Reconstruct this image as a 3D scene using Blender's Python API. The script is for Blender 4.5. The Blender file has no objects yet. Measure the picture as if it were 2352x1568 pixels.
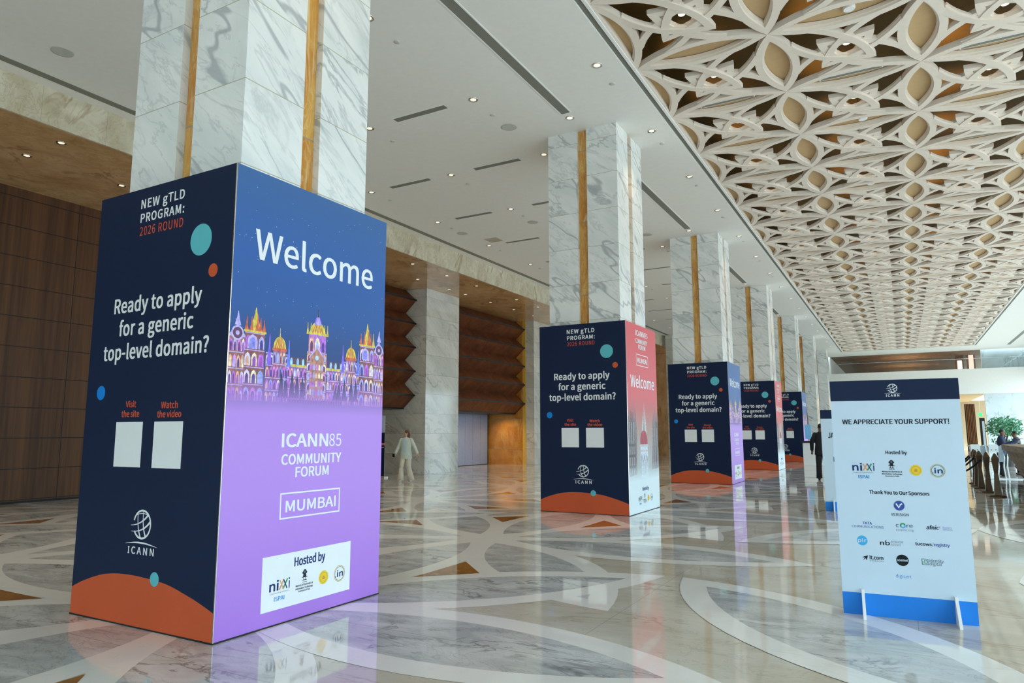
import bpy, bmesh, math, random, os
from mathutils import Vector, Matrix
random.seed(7)
PI = math.pi
SC = bpy.context.scene
COL = SC.collection

# ------------------------------------------------------------------ camera
FOV_PX, YAW, PITCH, ROLL = 1588.2, 0.50962, 0.13178, -0.00172     # focal length in pixels of the 2352-wide frame
cd = bpy.data.cameras.new('camera'); cam = bpy.data.objects.new('camera', cd); COL.objects.link(cam)
cd.sensor_width = 36.0; cd.lens = FOV_PX / 2352 * 36.0; cd.clip_end = 300
_f = Vector((-math.sin(YAW)*math.cos(PITCH), math.cos(YAW)*math.cos(PITCH), math.sin(PITCH)))
_r = Vector((math.cos(YAW), math.sin(YAW), 0)); _u = _r.cross(_f)
_r2 = math.cos(ROLL)*_r + math.sin(ROLL)*_u; _u2 = -math.sin(ROLL)*_r + math.cos(ROLL)*_u
cam.matrix_world = Matrix(((_r2.x, _u2.x, -_f.x, 0), (_r2.y, _u2.y, -_f.y, 0), (_r2.z, _u2.z, -_f.z, 1.5), (0, 0, 0, 1)))
SC.camera = cam

# ------------------------------------------------------------------ daylight and exposure
world = bpy.data.worlds.new('World'); SC.world = world; world.use_nodes = True
wn = world.node_tree.nodes; wn['Background'].inputs[1].default_value = 5.0
_wl = world.node_tree.links; _tc = wn.new('ShaderNodeTexCoord'); _sx = wn.new('ShaderNodeSeparateXYZ'); _mr = wn.new('ShaderNodeMapRange'); _rp = wn.new('ShaderNodeValToRGB')
_wl.new(_tc.outputs['Generated'], _sx.inputs[0]); _wl.new(_sx.outputs[2], _mr.inputs[0]); _mr.inputs[1].default_value = -1; _mr.inputs[2].default_value = 1
_e = _rp.color_ramp.elements; _e.new(.49); _e.new(.53)                # paving below the horizon, hazy bright sky above
for _q, (_p, _c) in zip(_e, ((0, (.48, .54, .56, 1)), (.49, (.52, .62, .66, 1)), (.53, (.62, .86, 1.0, 1)), (1, (.96, 1.30, 1.54, 1)))): _q.position = _p; _q.color = _c
_wl.new(_mr.outputs[0], _rp.inputs[0]); _wl.new(_rp.outputs[0], wn['Background'].inputs[0])
SC.view_settings.view_transform = 'Standard'; SC.view_settings.look = 'None'; SC.view_settings.gamma = 1
SC.view_settings.exposure = 0.0
SC.cycles.use_adaptive_sampling = True; SC.cycles.adaptive_threshold = 0.025; SC.cycles.max_bounces = 7; SC.cycles.diffuse_bounces = 4; SC.cycles.glossy_bounces = 4; SC.cycles.transparent_max_bounces = 8

def lamp(name, kind, loc, energy, color, size=0.1, aim=None, spot=1.2):
    l = bpy.data.lights.new(name, kind); l.energy = energy; l.color = color
    if kind == 'SPOT': l.spot_size = spot; l.spot_blend = 1.0; l.shadow_soft_size = size
    elif kind == 'AREA': l.size = size
    else: l.shadow_soft_size = size
    o = bpy.data.objects.new(name, l); COL.objects.link(o); o.location = loc
    if aim is not None: o.rotation_euler = Vector(aim).to_track_quat('-Z', 'Y').to_euler()
    return o

# ------------------------------------------------------------------ material helpers
def lin(r, g, b):
    f = lambda c: (c/255/12.92) if c/255 <= .04045 else ((c/255+.055)/1.055)**2.4
    return (f(r), f(g), f(b), 1)
class NT:
    def __init__(s, name):
        s.m = bpy.data.materials.new(name); s.m.use_nodes = True; s.t = s.m.node_tree; s.b = s.t.nodes['Principled BSDF']
    def n(s, typ, **kw):
        x = s.t.nodes.new(typ)
        for k, v in kw.items(): setattr(x, k, v)
        return x
    def l(s, a, b): s.t.links.new(a, b)
    def math(s, op, a, b=None, c=None):
        x = s.n('ShaderNodeMath', operation=op)
        for i, v in enumerate((a, b, c)):
            if v is None: continue
            if hasattr(v, 'is_linked'): s.l(v, x.inputs[i])
            else: x.inputs[i].default_value = v
        return x.outputs[0]
    def ramp(s, fac, stops, interp='LINEAR'):
        x = s.n('ShaderNodeValToRGB'); x.color_ramp.interpolation = interp; e = x.color_ramp.elements
        while len(e) < len(stops): e.new(0.5)
        for q, (p, c) in zip(e, stops): q.position = p; q.color = c if len(c) == 4 else (*c, 1)
        s.l(fac, x.inputs[0]); return x.outputs[0]
    def mix(s, fac, a, b):
        x = s.n('ShaderNodeMix', data_type='RGBA')
        for i, v in ((0, fac), (6, a), (7, b)):
            if hasattr(v, 'is_linked'): s.l(v, x.inputs[i])
            else: x.inputs[i].default_value = v
        return x.outputs[2]
    def coords(s, scale=(1, 1, 1), rot=(0, 0, 0), rnd=0.0):
        tc = s.n('ShaderNodeTexCoord'); mp = s.n('ShaderNodeMapping')
        mp.inputs['Scale'].default_value = scale; mp.inputs['Rotation'].default_value = rot
        v = tc.outputs['Object']
        if rnd:
            oi = s.n('ShaderNodeObjectInfo'); vm = s.n('ShaderNodeVectorMath', operation='MULTIPLY_ADD')
            cx = s.n('ShaderNodeCombineXYZ')
            for i in range(3): s.l(oi.outputs['Random'], cx.inputs[i])
            s.l(cx.outputs[0], vm.inputs[0]); vm.inputs[1].default_value = (rnd, rnd*1.7, 0); s.l(v, vm.inputs[2]); v = vm.outputs[0]
        s.l(v, mp.inputs[0]); return mp.outputs[0], tc
    def noise(s, vec, scale, detail=4, rough=.55, dist=0):
        x = s.n('ShaderNodeTexNoise'); s.l(vec, x.inputs['Vector']); x.inputs['Scale'].default_value = scale
        x.inputs['Detail'].default_value = detail; x.inputs['Roughness'].default_value = rough; x.inputs['Distortion'].default_value = dist
        return x.outputs['Fac']
    def bump(s, h, strength=.2, distance=.02):
        x = s.n('ShaderNodeBump'); s.l(h, x.inputs['Height']); x.inputs['Strength'].default_value = strength; x.inputs['Distance'].default_value = distance
        s.l(x.outputs[0], s.b.inputs['Normal'])
    def out(s, col, rough=.4, metal=0, ior=1.5):
        if hasattr(col, 'is_linked'): s.l(col, s.b.inputs['Base Color'])
        else: s.b.inputs['Base Color'].default_value = col
        s.b.inputs['Roughness'].default_value = rough; s.b.inputs['Metallic'].default_value = metal; s.b.inputs['IOR'].default_value = ior
        return s.m
MATS = {}
def plain(name, rgb, rough=.5, metal=0, var=.04, emit=0):
    """flat paint, plastic, cloth or ink with a faint procedural mottling"""
    if name in MATS: return MATS[name]
    k = NT(name); c = lin(*rgb); v, _ = k.coords()
    nz = k.noise(v, 9, 2)
    col = k.ramp(nz, [(.3, tuple(x*(1-var) for x in c[:3])), (.7, tuple(min(1, x*(1+var)) for x in c[:3]))])
    k.out(col, rough, metal, 1.28 if name.endswith(('_print', '_ink', '_lettering')) else 1.5)
    if emit: k.l(col, k.b.inputs['Emission Color']); k.b.inputs['Emission Strength'].default_value = emit
    MATS[name] = k.m; return k.m
def marble(name, base, cloud, vein, rough=.12, scale=1.0, rot=(0, .6, .5), rnd=0, slab=None, bold=None, vein_w=.035, joint=(150, 145, 125), ior=1.5, wav=0, stretch=(1, 1, 1), grid=None, diag=False):
    k = NT(name); v, tc = k.coords(tuple(scale*x for x in stretch), rot, rnd)
    sep = k.n('ShaderNodeSeparateXYZ'); k.l(tc.outputs['Object'], sep.inputs[0])
    if diag:                                                  # bedding that runs down to the right on both visible faces
        oi = k.n('ShaderNodeObjectInfo'); xy_ = k.math('ADD', sep.outputs[0], sep.outputs[1]); u_ = k.math('ADD', sep.outputs[2], k.math('MULTIPLY', xy_, .75)); t_ = k.math('SUBTRACT', xy_, k.math('MULTIPLY', sep.outputs[2], .75))
        cx = k.n('ShaderNodeCombineXYZ'); k.l(k.math('MULTIPLY', u_, scale), cx.inputs[0]); k.l(k.math('ADD', k.math('MULTIPLY', t_, scale*.28), k.math('MULTIPLY', oi.outputs['Random'], 40.0)), cx.inputs[1])
        k.l(k.math('MULTIPLY', k.math('SUBTRACT', sep.outputs[0], sep.outputs[1]), scale*.3), cx.inputs[2]); v = cx.outputs[0]
    if slab:                                                  # every slab is cut from another place of the block
        z = k.math('DIVIDE', k.math('SUBTRACT', sep.outputs[2], slab[0]), slab[1]); sid = k.math('FLOOR', z)
        wnz = k.n('ShaderNodeTexWhiteNoise', noise_dimensions='1D'); k.l(sid, wnz.inputs['W'])
        vm = k.n('ShaderNodeVectorMath', operation='MULTIPLY_ADD'); k.l(wnz.outputs['Color'], vm.inputs[0]); vm.inputs[1].default_value = (7, 7, 7); k.l(v, vm.inputs[2]); v = vm.outputs[0]
    c1 = k.noise(v, 1.3, 5, .6, .6); col = k.ramp(c1, [(.38, lin(*cloud)), (.62, lin(*base))])
    def veins(sc, w, dist, st=(1, 1, 1)):
        mp = k.n('ShaderNodeMapping'); mp.inputs['Scale'].default_value = st; k.l(v, mp.inputs[0])
        q = k.noise(mp.outputs[0], sc, 6, .6, dist); a = k.math('ABSOLUTE', k.math('SUBTRACT', q, .5))
        return k.ramp(a, [(0, (1, 1, 1)), (w, (0, 0, 0))])
    m1 = k.noise(v, .9, 2); m1 = k.ramp(m1, [(.45, (0, 0, 0)), (.62, (1, 1, 1))])
    f = k.math('MULTIPLY', veins(1.2, vein_w, .8, (1, 1, 1) if diag else (1, 1, .3)), m1); col = k.mix(k.math('MULTIPLY', f, .7), col, lin(*vein))
    f2 = k.math('MULTIPLY', veins(3.4 if diag else 4.5, vein_w*.8, .5 if diag else 1.6, (1, .6, .6)), k.math('SUBTRACT', 1.0, m1)); col = k.mix(k.math('MULTIPLY', f2, .34), col, lin(*vein))
    if bold:                                                  # a few broad slanting veins
        mp = k.n('ShaderNodeMapping'); mp.inputs['Scale'].default_value = (.8, .45, .8); k.l(v, mp.inputs[0])
        q = k.noise(mp.outputs[0], .9, 3, .5, .1); a = k.math('ABSOLUTE', k.math('SUBTRACT', q, .47))
        f3 = k.ramp(a, [(.006, (1, 1, 1)), (.009, (0, 0, 0))]); col = k.mix(k.math('MULTIPLY', f3, .7), col, lin(*bold))
    if slab:
        fr = k.math('FRACT', z); j = k.math('LESS_THAN', fr, .012); col = k.mix(k.math('MULTIPLY', j, .8), col, lin(*joint))
    if grid:                                                  # straight joints along x or y: (axis, origin, pitch)
        for ax, o, p in grid:
            fr = k.math('FRACT', k.math('DIVIDE', k.math('SUBTRACT', sep.outputs[ax], o), p)); j = k.math('LESS_THAN', fr, .006/p); col = k.mix(k.math('MULTIPLY', j, .6), col, lin(*joint))
    if wav:
        v3, _ = k.coords((.35, 1.2, 1)); k.bump(k.noise(v3, 1.6, 2), wav, .01)
    k.out(col, rough, 0, ior); MATS[name] = k.m; return k.m

# ------------------------------------------------------------------ mesh helpers
class MB:
    """collects faces with material slots and links them as ONE mesh object"""
    def __init__(s): s.v = []; s.f = []; s.mi = []; s.mats = []; s.cols = None; s.smooth = []
    def slot(s, m):
        if m not in s.mats: s.mats.append(m)
        return s.mats.index(m)
    def face(s, pts, m, sm=False):
        b = len(s.v); s.v += [tuple(p) for p in pts]; s.f.append(tuple(range(b, b+len(pts)))); s.mi.append(s.slot(m)); s.smooth.append(sm)
    def mesh(s, vs, fs, m, sm=False):
        b = len(s.v); s.v += [tuple(p) for p in vs]; k = s.slot(m)
        for f in fs: s.f.append(tuple(b+i for i in f)); s.mi.append(k); s.smooth.append(sm)
    def box(s, x0, y0, z0, x1, y1, z1, m):
        vs = [(x, y, z) for z in (z0, z1) for y in (y0, y1) for x in (x0, x1)]
        s.mesh(vs, [(0, 2, 3, 1), (4, 5, 7, 6), (0, 1, 5, 4), (1, 3, 7, 5), (3, 2, 6, 7), (2, 0, 4, 6)], m)
    def prism(s, poly, d, m):                                  # poly: 3D points, d: extrusion vector
        n = len(poly); d = Vector(d); vs = [Vector(p) for p in poly] + [Vector(p)+d for p in poly]
        s.mesh(vs, [tuple(range(n-1, -1, -1)), tuple(range(n, 2*n))] + [(i, (i+1) % n, n+(i+1) % n, n+i) for i in range(n)], m)
    def lathe(s, prof, m, c=(0, 0, 0), seg=24, caps=True, sm=True):
        vs = []; n = len(prof)
        for r, z in prof:
            for i in range(seg):
                a = 2*PI*i/seg; vs.append((c[0]+r*math.cos(a), c[1]+r*math.sin(a), c[2]+z))
        fs = [(j*seg+i, j*seg+(i+1) % seg, (j+1)*seg+(i+1) % seg, (j+1)*seg+i) for j in range(n-1) for i in range(seg)]
        s.mesh(vs, fs, m, sm)
        if caps: s.mesh(vs, [tuple(range(seg-1, -1, -1)), tuple(range((n-1)*seg, n*seg))], m)
    def tube(s, pts, r, m, seg=8):
        pts = [Vector(p) for p in pts]; rr = r if isinstance(r, (list, tuple)) else [r]*len(pts); vs = []
        for i, p in enumerate(pts):
            t = (pts[min(i+1, len(pts)-1)]-pts[max(i-1, 0)]).normalized(); a = t.cross(Vector((0, 0, 1)))
            if a.length < 1e-3: a = Vector((1, 0, 0))
            a.normalize(); b = t.cross(a)
            for j in range(seg): q = 2*PI*j/seg; vs.append(p+rr[i]*(math.cos(q)*a+math.sin(q)*b))
        n = len(pts); fs = [(i*seg+j, i*seg+(j+1) % seg, (i+1)*seg+(j+1) % seg, (i+1)*seg+j) for i in range(n-1) for j in range(seg)]
        fs += [tuple(range(seg-1, -1, -1)), tuple(range((n-1)*seg, n*seg))]; s.mesh(vs, fs, m, True)
    def data(s, name):
        me = bpy.data.meshes.new(name); me.from_pydata(s.v, [], s.f); me.update()
        for m in s.mats: me.materials.append(m)
        me.polygons.foreach_set('material_index', s.mi); me.polygons.foreach_set('use_smooth', s.smooth)
        if s.cols:
            at = me.color_attributes.new('print', 'FLOAT_COLOR', 'CORNER'); i = 0
            for f, c in zip(s.f, s.cols):
                for _ in f: at.data[i].color = c; i += 1
        return me
    def build(s, name, parent=None, fix=True):
        me = s.data(name)
        if fix:
            bm = bmesh.new(); bm.from_mesh(me); bmesh.ops.recalc_face_normals(bm, faces=bm.faces); bm.to_mesh(me); bm.free()
        o = bpy.data.objects.new(name, me); COL.objects.link(o)
        if parent: o.parent = parent
        return o
def tag(o, label=None, cat=None, group=None, kind=None):
    for k, v in (('label', label), ('category', cat), ('group', group), ('kind', kind)):
        if v: o[k] = v
    return o
def thing(name, label, cat, loc=(0, 0, 0), rz=0, group=None):
    o = bpy.data.objects.new(name, None); COL.objects.link(o); o.location = loc; o.rotation_euler = (0, 0, rz); o.empty_display_size = .1
    return tag(o, label, cat, group)
def dup(root, loc, rz=None, label=None, group=None):
    r = root.copy(); COL.objects.link(r); r.location = loc
    if rz is not None: r.rotation_euler = (0, 0, rz)
    if label: r['label'] = label
    if group: r['group'] = group
    for ch in list(root.children):
        c = ch.copy(); COL.objects.link(c); c.parent = r
        for g in list(ch.children): d = g.copy(); COL.objects.link(d); d.parent = c
    return r
def struct(mb, name, parent=None):
    o = mb.build(name, parent)
    if not parent: o['kind'] = 'structure'
    return o

# ------------------------------------------------------------------ lettering (Blender's own bundled sans font, else its built-in one)
try:
    FONT = bpy.data.fonts.load(os.path.join(bpy.utils.system_resource('DATAFILES', path='fonts'), 'Noto Sans CJK Regular.woff2'))
except Exception:
    FONT = None
_tc = {}
def glyphs(s, track=1.0):
    if (s, track) in _tc: return _tc[(s, track)]
    cu = bpy.data.curves.new('lettering', 'FONT'); cu.body = s; cu.size = 1; cu.resolution_u = 4; cu.space_character = track
    if FONT: cu.font = FONT
    o = bpy.data.objects.new('lettering', cu); COL.objects.link(o)
    dg = bpy.context.evaluated_depsgraph_get(); me = bpy.data.meshes.new_from_object(o.evaluated_get(dg))
    r = ([(v.co.x, v.co.y) for v in me.vertices], [tuple(p.vertices) for p in me.polygons])
    bpy.data.objects.remove(o); bpy.data.curves.remove(cu); bpy.data.meshes.remove(me); _tc[(s, track)] = r; return r
CAP = max(y for x, y in glyphs('H')[0])

class Art:
    """flat print on a panel: 2D (u, v) drawing put on the plane O + u U + v V, one mesh per named motif"""
    def __init__(s, O, U, V, step=.0004): s.O, s.U, s.V = Vector(O), Vector(U), Vector(V); s.N = s.U.cross(s.V); s.step = step; s.g = {}
    def p(s, u, v, L): return s.O+u*s.U+v*s.V+s.N*(s.step*L)
    def mb(s, name): return s.g.setdefault(name, MB())
    def poly(s, name, pts, m, L=1, col=None):
        b = s.mb(name); b.face([s.p(u, v, L) for u, v in pts], m)
        if col is not None:
            if b.cols is None: b.cols = []
            b.cols.append((*col[:3], 1))
    def rect(s, name, u0, v0, u1, v1, m, L=1, col=None): s.poly(name, [(u0, v0), (u1, v0), (u1, v1), (u0, v1)], m, L, col)
    def disc(s, name, u, v, r, m, L=1, ry=None, n=40):
        ry = ry or r; s.poly(name, [(u+r*math.cos(2*PI*i/n), v+ry*math.sin(2*PI*i/n)) for i in range(n)], m, L)
    def stroke(s, name, pts, w, m, L=1, closed=False):
        n = len(pts); ws = w if isinstance(w, (list, tuple)) else [w]*n; A = []; B = []
        for i in range(n):
            a = pts[(i-1) % n] if (closed or i > 0) else pts[i]; b = pts[(i+1) % n] if (closed or i < n-1) else pts[i]
            dx, dy = b[0]-a[0], b[1]-a[1]; l = math.hypot(dx, dy) or 1; nx, ny = -dy/l, dx/l; h = ws[i]/2
            A.append((pts[i][0]+nx*h, pts[i][1]+ny*h)); B.append((pts[i][0]-nx*h, pts[i][1]-ny*h))
        for i in range(n if closed else n-1):
            j = (i+1) % n; s.poly(name, [B[i], B[j], A[j], A[i]], m, L)
    def ring(s, name, u, v, r, w, m, L=1, ry=None, a0=0, a1=2*PI, n=40):
        ry = ry or r; full = abs(a1-a0-2*PI) < 1e-6; k = n if full else n+1
        s.stroke(name, [(u+r*math.cos(a0+(a1-a0)*i/n), v+ry*math.sin(a0+(a1-a0)*i/n)) for i in range(k)], w, m, L, full)
    def frame(s, name, u0, v0, u1, v1, w, m, L=1):
        for a in ((u0, v0, u1, v0+w), (u0, v1-w, u1, v1), (u0, v0+w, u0+w, v1-w), (u1-w, v0+w, u1, v1-w)): s.rect(name, *a, m, L)
    def text(s, name, t, l, r, base, cap, m, L=1, bold=0, shear=0, track=1.0):
        vs, fs = glyphs(t, track); bold = min(bold, .042*cap); xs = [x for x, y in vs]; x0, x1 = min(xs), max(xs); sy = cap/CAP; sx = (r-l-2*bold)/(x1-x0)
        b = s.mb(name); offs = [(0, 0)] if not bold else [(dx*bold, dy*bold*.5) for dx in (-1, 0, 1) for dy in (-1, 1)]
        for i, (dx, dy) in enumerate(offs):
            b.mesh([s.p(l+bold+(x-x0)*sx+dx+shear*y*sy, base+y*sy+dy, L+i*.3) for x, y in vs], fs, m)
            if b.cols is not None: b.cols += [(1, 1, 1, 1)]*len(fs)
    def build(s, parent):
        for n, b in s.g.items():
            o = b.build(n.split('#')[0], parent, fix=False)
            if n == 'printed_stars': o['kind'] = 'stuff'

# ------------------------------------------------------------------ materials
M_ceil = plain('white_plaster', (238, 237, 231), .85, var=.015)
M_trim = plain('white_trim', (242, 242, 240), .6, var=.015)
M_slot = plain('grey_grille', (128, 128, 118), .6)
M_dark = plain('dark_gap', (22, 22, 24), .7)
M_white_marble = marble('white_marble', (244, 244, 240), (228, 231, 229), (160, 166, 168), .13, 1.25, (.5, .5, .3), rnd=31, slab=(-.72, .735), diag=True, bold=(164, 170, 173), vein_w=.03, joint=(176, 168, 140))
M_wall_marble = marble('pier_marble', (226, 224, 214), (205, 206, 198), (140, 140, 132), .10, .8, (.4, .2, .9), rnd=17, diag=True, slab=(-.72, .735), vein_w=.022, joint=(140, 135, 120))
M_onyx = marble('honey_onyx', (222, 172, 88), (198, 128, 46), (240, 220, 170), .12, 1.6, (0, 0, 0), rnd=23, slab=(-.3, 1.5), vein_w=.05, stretch=(2, 2, .7))
M_onyx_wall = marble('onyx_cladding', (214, 150, 62), (186, 116, 36), (228, 190, 120), .15, .9, (0, 0, .3), slab=(-.72, 1.45), vein_w=.04)
M_fascia = marble('cream_marble', (228, 222, 200), (206, 196, 168), (160, 124, 82), .2, 1.3, (.4, .1, .2), vein_w=.05, grid=[(1, 0.3, 1.15)])
M_soffit = marble('brown_marble', (222, 182, 134), (202, 160, 110), (146, 104, 62), .07, .8, (.1, .2, .7), vein_w=.05, grid=[(1, 0.3, 2.3)], stretch=(1.2, .9, 1))
M_fl_beige = marble('beige_floor_marble', (216, 209, 194), (202, 192, 172), (158, 130, 98), .05, .55, (0, 0, .4), vein_w=.022, ior=1.62, wav=.035, stretch=(1, 2.2, 1), grid=[(0, -2.18, 2.19), (1, 0, 4.386)])
M_fl_white = marble('white_floor_stone', (248, 246, 240), (244, 240, 232), (230, 224, 212), .05, .5, ior=1.62, wav=.035, vein_w=.01)
M_fl_grey = marble('grey_veined_floor_marble', (222, 222, 218), (186, 187, 184), (84, 83, 84), .05, .9, (0, 0, -.45), vein_w=.026, ior=1.62, wav=.035, stretch=(1, 2.4, 1), joint=(120, 110, 95), grid=[(1, -.6, 1.25)])
M_fl_orange = marble('ochre_floor_stone', (176, 124, 62), (160, 106, 46), (120, 78, 34), .05, .8, ior=1.62, wav=.035)
M_latt = plain('cream_lattice_plaster', (232, 220, 206), .7, var=.02)
M_infill = plain('beige_infill_board', (196, 164, 120), .8, var=.03)
M_gold = plain('dark_gold_soffit', (112, 88, 42), .45, var=.08)
M_brass = plain('brass', (190, 140, 70), .3, 1)
M_bronze = plain('dark_bronze', (88, 72, 56), .38, .8)
M_lampface = plain('lamp_glow', (255, 232, 200), .5, emit=5)
M_chrome = plain('polished_chrome', (215, 210, 205), .15, 1)
def wood(name, a, b, dark, grain_axis, joints):
    k = NT(name); st = [9, 9, 9]; st[grain_axis] = .35
    v, tc = k.coords(tuple(st)); g = k.noise(v, 1.4, 5, .6, .4); st2 = [2.3, 2.3, 2.3]; st2[grain_axis] = .03
    v2, _ = k.coords(tuple(st2)); g2 = k.noise(v2, 1.0, 2)
    col = k.ramp(k.math('ADD', k.math('MULTIPLY', g, .45), k.math('MULTIPLY', g2, .55)), [(.38, lin(*dark)), (.5, lin(*b)), (.62, lin(*a))])
    sep = k.n('ShaderNodeSeparateXYZ'); k.l(tc.outputs['Object'], sep.inputs[0])
    for ax, o, p in joints:
        fr = k.math('FRACT', k.math('DIVIDE', k.math('SUBTRACT', sep.outputs[ax], o), p)); j = k.math('LESS_THAN', fr, .018/p); col = k.mix(j, col, (.012, .009, .007, 1))
    k.out(col, .5, 0, 1.35); MATS[name] = k.m; return k.m
M_wood = wood('walnut_panelling', (108, 72, 44), (88, 58, 36), (68, 44, 28), 2, [(2, .07, .667), (1, 8.95, 2.4)])
M_zig = wood('dark_walnut_veneer', (122, 70, 40), (104, 58, 32), (84, 46, 26), 0, [])
M_slat = wood('walnut_slats', (150, 100, 58), (124, 80, 44), (90, 56, 32), 2, [])
M_black_metal = plain('black_metal_edge', (30, 32, 34), .35, .6)

# print inks
I_navy = plain('navy_print', (20, 36, 66), .5, var=.01)
I_white = plain('white_print', (238, 240, 240), .5, var=.01)
I_org = plain('orange_print', (208, 92, 52), .5, var=.01)
I_orgt = plain('orange_lettering', (214, 88, 56), .5, var=.01)
I_teal = plain('teal_print', (98, 190, 200), .5, var=.01)
I_blue = plain('blue_print', (20, 134, 220), .5, var=.01)
I_ink = plain('navy_ink', (40, 58, 110), .5, var=.01)
I_dkink = plain('dark_ink', (34, 38, 52), .5, var=.01)
I_ispai = plain('sky_blue_ink', (70, 150, 215), .5, var=.01)
I_yel = plain('yellow_ink', (240, 205, 60), .5, var=.01)
I_amb = plain('amber_ink', (214, 160, 60), .5, var=.01)
I_grn = plain('green_ink', (60, 150, 100), .5, var=.01)
I_grey = plain('grey_ink', (110, 118, 130), .5, var=.01)
I_peach = plain('peach_ink', (226, 168, 120), .5, var=.01)
I_lilac = plain('lilac_ink', (150, 130, 200), .5, var=.01)
I_indigo = plain('indigo_ink', (60, 84, 165), .5, var=.01)
I_sky = plain('cyan_ink', (72, 178, 230), .5, var=.01)
I_black = plain('black_ink', (24, 28, 32), .5, var=.01)
I_board = plain('white_board_print', (206, 224, 238), .5, var=.01)
I_brblue = plain('bright_blue_print', (40, 132, 226), .45, var=.01)
def graded(name, stops, attr=None, rough=.42):
    """printed picture: ink graded along the sheet's height (z), optionally over per-motif ink colours"""
    k = NT(name); tc = k.n('ShaderNodeTexCoord'); sep = k.n('ShaderNodeSeparateXYZ'); k.l(tc.outputs['Object'], sep.inputs[0])
    z = k.math('DIVIDE', sep.outputs[2], 3.606)
    if not attr: col = k.ramp(z, [(p/3.606, lin(*c)) for p, c in stops])
    else:
        a = k.n('ShaderNodeAttribute', attribute_name='print'); v, _ = k.coords((24, 24, 18)); nz = k.noise(v, 1.6, 3)
        a2 = k.mix(.55, a.outputs['Color'], k.mix(1.0, a.outputs['Color'], a.outputs['Color']))
        mul = k.n('ShaderNodeMix', data_type='RGBA', blend_type='MULTIPLY'); mul.inputs[0].default_value = 1
        k.l(a2, mul.inputs[6]); k.l(k.ramp(nz, [(.3, (.62, .58, .72)), (.7, (1.25, 1.2, 1.25))]), mul.inputs[7])
        col = mul.outputs[2]
        for (p0, p1, c) in stops:                               # fade into a ground colour between two heights
            f = k.ramp(z, [(min(p0, p1)/3.606, (1, 1, 1) if p0 < p1 else (0, 0, 0)), (max(p0, p1)/3.606, (0, 0, 0) if p0 < p1 else (1, 1, 1))]); col = k.mix(f, col, lin(*c))
    return k.out(col, rough, 0, 1.35)
I_welcome = graded('night_sky_and_lilac_print', [(.0, (176, 124, 218)), (1.0, (190, 141, 230)), (1.66, (188, 140, 228)), (1.80, (152, 122, 194)), (1.95, (70, 88, 150)), (2.15, (44, 72, 128)), (2.5, (44, 88, 156)), (2.95, (50, 96, 166)), (3.6, (66, 106, 160))])
I_city = graded('lit_palace_print', [(1.70, 1.96, (186, 139, 224))], attr=True)
I_red = graded('red_and_white_print', [(0, (226, 238, 242)), (.6, (222, 234, 238)), (.85, (176, 180, 178)), (1.5, (168, 140, 128)), (1.95, (196, 96, 92)), (2.2, (214, 84, 88)), (3.6, (220, 92, 98))])
I_tower = graded('faded_tower_print', [(.50, .95, (224, 236, 240)), (2.15, 1.7, (212, 84, 88))], attr=True)

# ------------------------------------------------------------------ dimensions taken from the photograph
BX, BY, BW, BH, BAY = -4.406, 3.481, 1.809, 3.606, 8.773     # box corner, width, height, column bay
CX, CY = BX-BW/2, BY+BW/2
ZC = 7.633                                                    # plaster ceiling
WX0, WX1, WY0, WY1 = -3.70, 4.98, 2.2, 58.6                   # ceiling well
LX, LY, LDX, LDY = -1.428, 10.734, 2.1107, 2.0809             # lattice nodes
ZL = 7.65
XR, YB, YF = 8.6, -11.0, 62.0                                # glazed side, unseen rear, far end

# ------------------------------------------------------------------ floor with its inlay of petals
PF = 4.3865
def arc_pts(L, sag, off=0, n=18, s0=None):
    """points of a circular arc over the chord (0,0)-(L,0), moved inwards by off"""
    R = (L*L/4+sag*sag)/(2*sag); cy = sag-R; r = R-off; h = math.sqrt(max(r*r-cy*cy, 0)); a, b = L/2-h, L/2+h
    if s0 is not None: a = max(a, s0)
    t0 = math.atan2(math.sqrt(max(r*r-(a-L/2)**2, 0)), a-L/2); t1 = math.atan2(-cy, b-L/2)
    return [(L/2+r*math.cos(t0+(t1-t0)*i/n), cy+r*math.sin(t0+(t1-t0)*i/n)) for i in range(n+1)]
def lens_poly(L, sag, off=0, n=18):
    a = arc_pts(L, sag, off, n); return a+[(x, -y) for x, y in a[-2:0:-1]]
def put(poly, o, ang, sc):
    c, s = math.cos(ang), math.sin(ang); return [(o[0]+sc*(x*c-y*s), o[1]+sc*(x*s+y*c)) for x, y in poly]
fl = MB()
fl.face([(-18.2, YB, 0), (XR, YB, 0), (XR, 75, 0), (-18.2, 75, 0)], M_fl_beige)
_lay = [0]
def inlay(poly, m):
    _lay[0] += 1; z = .0004+.000004*_lay[0]; fl.face([(x, y, z) for x, y in poly], m)
LEAF_L = .69*math.sqrt(2); W_F = .058
def leaf(node, ang):
    inlay(put(lens_poly(LEAF_L, .165), node, ang, PF), M_fl_white); inlay(put(lens_poly(LEAF_L, .165, W_F), node, ang, PF), M_fl_grey)
def petal(node, ang):
    inlay(put(lens_poly(1, .168), node, ang, PF), M_fl_white); inlay(put(lens_poly(1, .168, W_F), node, ang, PF), M_fl_grey)
NX = [BX-BW/2-PF*i for i in range(3)]; CYF = CY
def tri(c, sx, vert):
    pts = [(-.115, .0), (.115, .0), (0, .115)]
    ang = {(1, True): -PI/2, (-1, True): PI/2, (1, False): 0, (-1, False): PI}[(sx, vert)]
    inlay(put([(x, y+.165) for x, y in pts], c, ang, PF), M_fl_orange)
for k in range(-2, 13):
    y = CYF+PF*k
    for x in NX:
        for a in (225, 315): leaf((x, y), math.radians(a))
for k in range(-2, 13):
    y = CYF+PF*k
    for x in NX:
        for a in (135, 45): leaf((x, y), math.radians(a))
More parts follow.
